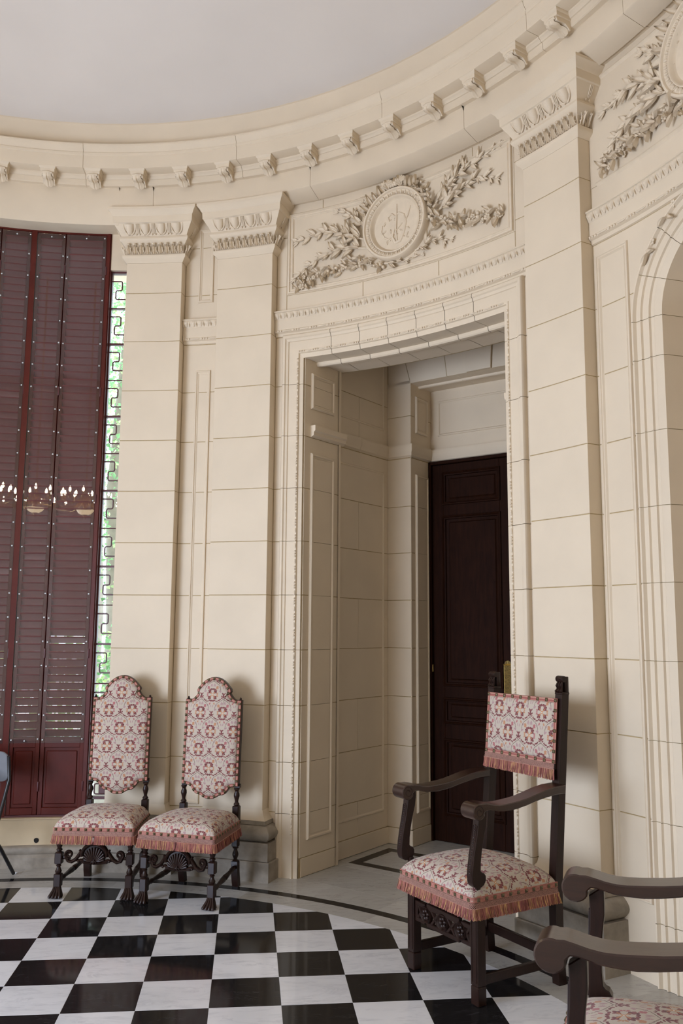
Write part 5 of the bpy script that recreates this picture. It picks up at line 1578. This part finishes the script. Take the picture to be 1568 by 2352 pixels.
# ------------------------------------------------------------------ armchair
def armchair(hook=0):
    root = empty('armchair')
    XP = .262                                                 # half spacing of the posts
    yp = lambda z: .515+(max(z, .45)-.45)*.085
    for sg in (-1, 1):
        x = sg*.252
        mb = MB(); mb.box(x-.027, x+.027, .0, .050, 0.085, .47, .003)
        lg = put('leg', mb, 'wood', root, 20)
        mb = MB(); mb.box(x-.0275, x+.0275, -.0005, .0505, 0.0, .084, .004); wf = put('worn_foot', mb, 'wood', lg, 20); 
        mb = MB()
        for dx in (-.016, .016): mb.box(x+dx-.0025, x+dx+.0025, -.0025, .001, .10, .45, .001)
        put('leg_fillet', mb, 'wood', lg, 20)
        # rear leg runs up as the back post
        mb = MB(); rows = []
        for z in (0, .2, .45, .7, .95, 1.2, 1.40):
            y = yp(z)+(.012 if z == 0 else 0); rows.append([(sg*XP-.024, y-.024, z), (sg*XP+.024, y-.024, z), (sg*XP+.024, y+.024, z), (sg*XP-.024, y+.024, z)])
        mb.grid(rows, 0, True, True, True)
        po = put('back_post', mb, 'wood', root, 20)
        mb = MB(); y0 = yp(1.40)
        mb.box(sg*XP-.024, sg*XP+.024, y0+.000, y0+.026, 1.395, 1.478, .003)
        mb.box(sg*XP-.026, sg*XP+.026, y0-.028, y0+.027, 1.388, 1.398, .002)
        mb.lathe([(.001, -.025), (.016, -.024), (.017, -.018), (.017, .018), (.016, .024), (.001, .025)], 12, (0, 0), lambda a, b, c: (sg*XP+c, y0-.006+a, 1.466+b))
        for k in range(5):                                    # beads along the scroll, leaf below it
            mb.ball((sg*XP-.016+.008*k, y0-.022, 1.466), .0042, 6, 4)
        for dx, h in ((-.014, .046), (0, .056), (.014, .046)):
            mb.tube([(sg*XP+dx, y0-.012, 1.450), (sg*XP+dx*1.05, y0-.020, 1.432), (sg*XP+dx*1.0, y0-.016, 1.418), (sg*XP+dx*1.1, y0-.026, 1.404), (sg*XP+dx*.9, y0-.020, 1.396)], [.006, .009, .006, .010, .006], 7)
        put('finial', mb, 'wood', po, 45)
        # arm with scrolled front, cut from a shaped side profile
        prof = [(yp(.93)-.02, .946), (.46, .943), (.40, .932), (.334, .915), (.29, .904), (.25, .898), (.20, .893), (.16, .890), (.13, .890), (.10, .894), (.07, .901), (.045, .906)]
        cy_, cz_, cr_ = (.006, .869, .038) if not hook else (.014, .868, .039)
        prof += [(cy_+cr_*cos(radians(a)), cz_+cr_*sin(radians(a))) for a in range(70, 331, 13)]
        prof += [(.036+.012*hook, .862), (.050+.008*hook, .872), (.075, .872), (.10, .866), (.121, .861), (.16, .858), (.20, .858), (.241, .863), (.29, .872), (.34, .885), (.40, .896), (.46, .904), (yp(.9)-.02, .906)]
        xa = sg*.284; mb = MB()
        mb.prism(prof, lambda a, b: (xa-.049, a, b), lambda a, b: (xa+.049, a, b), .004)
        ar = put('arm', mb.xform(lambda x, y, z: (x, y-.027*max(0, min(1, (.46-y)/.3)), z+.005)), 'arm', root, 35)
        for s2 in (() if hook else (-1, 1)):                  # spiral incised in the scroll's faces
            mb = MB(); mb.tube([(xa+s2*.0495, cy_-.027+(.008+.022*k/20)*cos(.45*k), cz_+.005+(.008+.022*k/20)*sin(.45*k)) for k in range(21)], .0018, 5)
            put('arm_scroll', mb, 'wood', ar, 60)
        if True:
            SUP0 = sup = [(-.004, .850), (.048, .880), (.048, .845), (.042, .800), (.026, .745), (.014, .690), (.007, .640), (.006, .604), (.014, .596), (.026, .592), (.036, .578), (.036, .558), (.024, .538), (.002, .528), (-.022, .530), (-.038, .540), (-.046, .558), (-.048, .585), (-.044, .622), (-.036, .672), (-.026, .718), (-.017, .758), (-.008, .810)]
            FRP0 = frontp = [(-.009, .806), (-.018, .752), (-.030, .692), (-.040, .640), (-.0475, .585)]
        if hook:
            def cn(z): k_ = max(0, min(1, (z-.60)/.25)); return -.021+.043*k_, .034+.010*k_
            sup = [(cn(z)[1]+(y-cn(z)[0])*.80, z) for y, z in SUP0]
            frontp = [(cn(z)[1]+(y-cn(z)[0])*.80, z) for y, z in FRP0]
        xs = sg*.284; mb = MB()
        mb.prism(sup, lambda a, b: (xs-.021, a, b), lambda a, b: (xs+.021, a, b), .003)
        mb.box(min(xs-sg*.030, xs-sg*.006), max(xs-sg*.030, xs-sg*.006), .0+.045*hook, .026+.045*hook, .44, .545, .003)
        sp = put('arm_support', mb, 'wood', root, 35)
        mb = MB()
        for (y, z) in [(frontp[i][0]+(frontp[i+1][0]-frontp[i][0])*k/5, frontp[i][1]+(frontp[i+1][1]-frontp[i][1])*k/5) for i in range(4) for k in range(5)]:
            mb.ball((xs, y-.001, z), .0055, 6, 4, (1.3, .7, .8))
        for s2 in (-1, 1): mb.tube([(xs+s2*.014, y-.001, z) for y, z in frontp], .0025, 5)
        put('carved_strip', mb, 'wood', sp, 50)
        mb = MB(); mb.box(sg*.252-.011, sg*.252+.011, .045, .50, .083, .128, .003); put('side_stretcher', mb, 'wood', root, 20)
    mb = MB(); mb.box(-.245, .245, .503, .527, .105, .152, .003); put('rear_stretcher', mb, 'wood', root, 20)
    # carved and pierced front rail
    mb = MB(); Y0, Y1 = .010, .034
    def bx(x0, x1, z0, z1): mb.box(x0, x1, Y0, Y1, z0, z1, .003)
    bx(-.13, .13, .318, .348); bx(-.13, .13, .236, .258)
    for sg in (-1, 1):
        a, b = sorted((sg*.145, sg*.23)); bx(a, b, .318, .342); bx(a, b, .242, .262)
        a, b = sorted((sg*.205, sg*.23)); bx(a, b, .255, .325)
    for (a, b) in (((-.10, .250), (-.03, .325)), ((.10, .250), (.03, .325)), ((-.10, .325), (-.03, .252)), ((.10, .325), (.03, .252))):
        mb.tube([(a[0], .022, a[1]), (b[0], .022, b[1])], .011, 6)
    for sg in (-1, 1):
        for (a, b) in (((sg*.17, .275), (sg*.205, .325)), ((sg*.17, .310), (sg*.205, .258))): mb.tube([(a[0], .022, a[1]), (b[0], .022, b[1])], .011, 6)
    cr = put('carved_rail', mb, 'wood', root, 25)
    for x in (-.138, 0, .138):
        mb = MB(); R_ = .043
        mb.lathe([(.001, .014), (R_*.9, .012), (R_, .008), (R_, -.006), (R_*.9, -.014), (R_*.8, -.010), (R_*.7, -.004), (.001, -.004)], 20, (0, 0), lambda a, b, c: (x+a, .020+c, .292+b))
        for k in range(6): 
            a = 2*pi*k/6+.3
            mb.ball((x+.018*cos(a), .012, .292+.018*sin(a)), .011, 7, 5, (1, .8, 1))
        mb.ball((x, .006, .292), .009, 8, 6)
        put('rosette', mb, 'wood', cr, 45)
    # back panel
    BP = lambda x, z, d=0.0: (x, yp(z)-.026-d, z)
    rect = [(-.276, 1.045), (.262, 1.045), (.262, 1.368), (-.276, 1.368)]
    rect = [(-.268, 1.045), (.268, 1.045), (.268, 1.368), (-.268, 1.368)]
    mb = MB(); mb.prism([(-.266, 1.015), (.266, 1.015)] + rect[2:], lambda a, b: BP(a, b, .010), lambda a, b: BP(a, b, -.006), .002); put('back_board', mb, 'wood', root, 20)
    n1 = 14; rows = []
    ins = [(-.25, 1.066), (.25, 1.066), (.25, 1.348), (-.25, 1.348)]
    def ringr(k, d):
        out = []
        for i in range(4):
            a, b = ins[i], ins[(i+1) % 4]
            for j in range(n1):
                t = j/n1; x, z = a[0]+(b[0]-a[0])*t, a[1]+(b[1]-a[1])*t
                out.append(BP(x*k, 1.207+(z-1.207)*k, d))
        return out
    mb = MB(); mb.grid([ringr(k, d) for k, d in ((1.0, .011), (.975, .018), (.9, .022), (.7, .026), (.4, .029), (.02, .030))], 0, True, False, True)
    me = mb.mesh('back_cushion', 'tapestry', 70); uvl(me, lambda co: (co.x*1.0-.01, co.z*1.0-.062)); link('back_cushion', me, root)
    mb = MB(); out = []
    for d, o in ((.0, .010), (.0, .013), (.019, .0145), (.021, .011)):
        out.append([BP(x*(1-d/.268), 1.2065+(z-1.2065)*(1-d/.1615), o) for x, z in [(rect[i][0]+(rect[(i+1) % 4][0]-rect[i][0])*j/8, rect[i][1]+(rect[(i+1) % 4][1]-rect[i][1])*j/8) for i in range(4) for j in range(8)]])
    mb.grid(out, 0, True); me = mb.mesh('braid', 'galon', 40)
    ul = me.uv_layers.new(name='UVMap'); data = []
    for l in me.loops: i = l.vertex_index; data += [(i % 32)*.052, (i//32)*.007]
    ul.data.foreach_set('uv', data); br = link('braid', me, root)
    nm = nail_mesh()
    for k in range(9):
        for z in (1.055, 1.358): link('nail', nm, br, mw=basis(Vector(BP(-.258+.516*k/8, z, .0145)), Vector((1, 0, 0)), Vector((0, -1, .08))) @ Matrix.Diagonal((.0085, .0085, .0085, 1)))
    for k in range(1, 6):
        for x in (-.258, .258): link('nail', nm, br, mw=basis(Vector(BP(x, 1.055+.303*k/6, .0145)), Vector((0, .08, 1)), Vector((0, -1, .08))) @ Matrix.Diagonal((.0085, .0085, .0085, 1)))
    pts = [Vector((-.268+.536*k/10, yp(1.04)-.039, 0)) for k in range(11)]; nr = [Vector((0, -1, 0))]*11
    fringe(root, pts, nr, 1.046, .028, .052, .010, seed=8)
    # seat
    mb = MB(); mb.box(-.265, .265, -.02, .01, .41, .48); mb.box(-.265, .265, .50, .53, .41, .48)
    for sg in (-1, 1): a, b = sorted((sg*.242, sg*.268)); mb.box(a, b, -.02, .53, .41, .48)
    put('seat_rail', mb, 'wood', root, 20)
    link('seat_cushion', cushion_mesh(.292, .290, -.040, .500, .472+.04*hook, .540+.04*hook, .046, pu=.05, pv=.03), root)
    pts, nr = seat_edge(.292, .290, -.040, .500, .016)
    braid_edge(root, pts, nr, .026, .004, .462+.04*hook, True)
    fringe(root, pts, nr, .462+.04*hook, .024, .047, .016, seed=9)
    return root
ac = armchair()
ac.location = (2.427, 1.3365, 0); ac.rotation_euler = (0, 0, -radians(65.0))
tag(ac, 'dark armchair with floral tapestry and fringe, standing before the right-hand pilaster', 'armchair', 'two scroll-armed tapestry chairs')
a2 = armchair(1)
tag(a2, '', 'armchair', 'two scroll-armed tapestry chairs')
az2 = 116.5
a2.location = (2.382, -.575, 0); a2.rotation_euler = (0, 0, -radians(az2)); a2.scale = (1.06,)*3
a2['label'] = 'dark armchair seen from its side, cut off by the lower right corner'

# ------------------------------------------------------------------ folding chair at the left edge
fc = empty('folding_chair', (-.350, 3.414, 0), -radians(10))
tag(fc, 'grey metal folding chair cut off by the left edge', 'chair')
mb = MB()
def rrect(w_, h, r, n=6):
    o = []
    for cx_, cy_, a0 in ((w_-r, h-r, 0), (-w_+r, h-r, 90), (-w_+r, -h+r, 180), (w_-r, -h+r, 270)):
        for k in range(n+1): a = radians(a0+90*k/n); o.append((cx_+r*cos(a), cy_+r*sin(a)))
    return o
mb.prism(rrect(.168, .105, .06), lambda a, b: (a, .012-b*.18+.0, .745+b), lambda a, b: (a, .030-b*.18+.0, .745+b), .005)
put('backrest', mb, 'greymetal', fc, 40)
mb = MB(); mb.prism(rrect(.165, .19, .05), lambda a, b: (a, -.20+b, .430), lambda a, b: (a, -.20+b, .450), .006); put('seat', mb, 'greymetal', fc, 40)
for sg in (-1, 1):
    mb = MB(); mb.tube([(sg*.170, -.006, .82), (sg*.172, .022, .66), (sg*.180, -.16, .36), (sg*.185, -.36, .01)], .0125, 8); put('leg', mb, 'blackmetal', fc, 60)
    mb = MB(); mb.tube([(sg*.160, -.30, .43), (sg*.183, -.08, .22), (sg*.205, .10, .01)], .0125, 8); put('leg', mb, 'blackmetal', fc, 60)
mb = MB(); mb.tube([(-.184, -.345, .06), (.184, -.345, .06)], .008, 8); put('cross_bar', mb, 'blackmetal', fc, 60)
sp = MB(); sp.prism([(-.011, -.003), (.004, -.007), (.013, -.001), (.006, .006), (-.006, .005)], lambda a, b: (a, b, 0.001), lambda a, b: (a, b, .006+.3*abs(a)))
o = put('paper_scrap', sp, 'paper', None, 0, loc=(-.125, 3.515, 0)); tag(o, 'tiny white scrap of paper on the floor by the folding chair', 'paper')

# ------------------------------------------------------------------ chandelier (hangs in the middle of the room; seen mirrored in the plastic sheets)
ch = empty('chandelier', (-.76, -.14, 3.02))
tag(ch, 'gilt chandelier with candle bulbs, mirrored in the shutters', 'chandelier')
mb = MB(); mb.lathe([(.002, 0.0), (.012, .01), (.018, .03), (.03, .05), (.04, .09), (.02, .12), (.03, .20), (.045, .26), (.02, .34), (.012, .45), (.012, 3.0)], 16); put('stem', mb, 'gold', ch, 50)
mb = MB(); mb.lathe([(.005, .05), (.045, .056), (.08, .075), (.102, .105), (.106, .115), (.10, .113), (.07, .082), (.04, .068), (.005, .062)], 24); put('bowl', mb, 'bowl', ch, 60)
cup = MB(); cup.lathe([(.004, -.02), (.02, -.012), (.024, .0), (.010, .003), (.010, .05), (.002, .052)], 10); cup = cup.mesh('candle_cup', 'gold', 50)
bl = MB(); bl.lathe([(.004, .05), (.010, .058), (.015, .075), (.013, .092), (.006, .112), (.001, .122)], 10); bl = bl.mesh('bulb', 'bulb', 60)
for ring, (R_, z, cnt) in enumerate(((.46, .17, 16), (.27, .25, 10))):
    for k in range(cnt):
        a = 2*pi*(k+.3*ring)/cnt
        m = MB(); m.tube([(.02*cos(a), .02*sin(a), z+.06), (R_*.3*cos(a), R_*.3*sin(a), z-.02), (R_*.7*cos(a), R_*.7*sin(a), z-.05), (R_*cos(a), R_*sin(a), z-.015)], [.008, .008, .007, .006], 7)
        am = put('arm', m, 'gold', ch, 60)
        link('candle_cup', cup, am, loc=(R_*cos(a), R_*sin(a), z)); link('bulb', bl, am, loc=(R_*cos(a), R_*sin(a), z))

# ------------------------------------------------------------------ trees and hedge outside the window
def tree(loc, h, crown, zc, n, seed, mats, label, leaf=.10):
    rnd = random.Random(seed)
    root = empty('tree', loc); tag(root, label, 'tree', 'trees outside the window')
    mb = MB(); mb.tube([(0, 0, -.3), (.05, .02, h*.3), (-.04, .05, h*.6), (.05, 0, h)], [.12, .10, .08, .03], 9); put('trunk', mb, 'bark', root, 50)
    mb = MB()
    for k in range(n):
        while True:
            p = Vector((rnd.uniform(-1, 1), rnd.uniform(-1, 1), rnd.uniform(-1, 1)))
            if .25 < p.length < 1: break
        c = Vector((p.x*crown[0], p.y*crown[1], zc+p.z*crown[2]))
        d = Vector((rnd.uniform(-1, 1), rnd.uniform(-1, 1), rnd.uniform(-1, .4))).normalized(); s_ = d.orthogonal().normalized(); up_ = d.cross(s_)
        L = leaf*rnd.uniform(.6, 1.4); w_ = L*.42
        mb.add([c, c+d*L*.5+s_*w_+up_*.01, c+d*L, c+d*L*.5-s_*w_+up_*.01], [(0, 1, 2, 3)], rnd.choice((0, 0, 1)))
    stuff(put('foliage', mb, mats, root, 0))
tree((-.15, 7.4, 0), 5.5, (1.5, 1.2, 2.6), 4.6, 6500, 1, ['leaf_a', 'leaf_b'], 'leafy green tree beyond the narrow grille window, tall crown', .058)
tree((-1.0, 11.2, 0), 6.5, (2.0, 1.5, 2.4), 6.6, 3800, 2, ['leaf_b', 'leaf_a'], 'yellow-green tree standing farther behind the grille window', .10)
tree((-.55, 6.0, 0), 1.6, (.9, .45, .9), 1.1, 2200, 4, ['leaf_a', 'leaf_b'], 'low green bush outside at the foot of the grille window', .06)
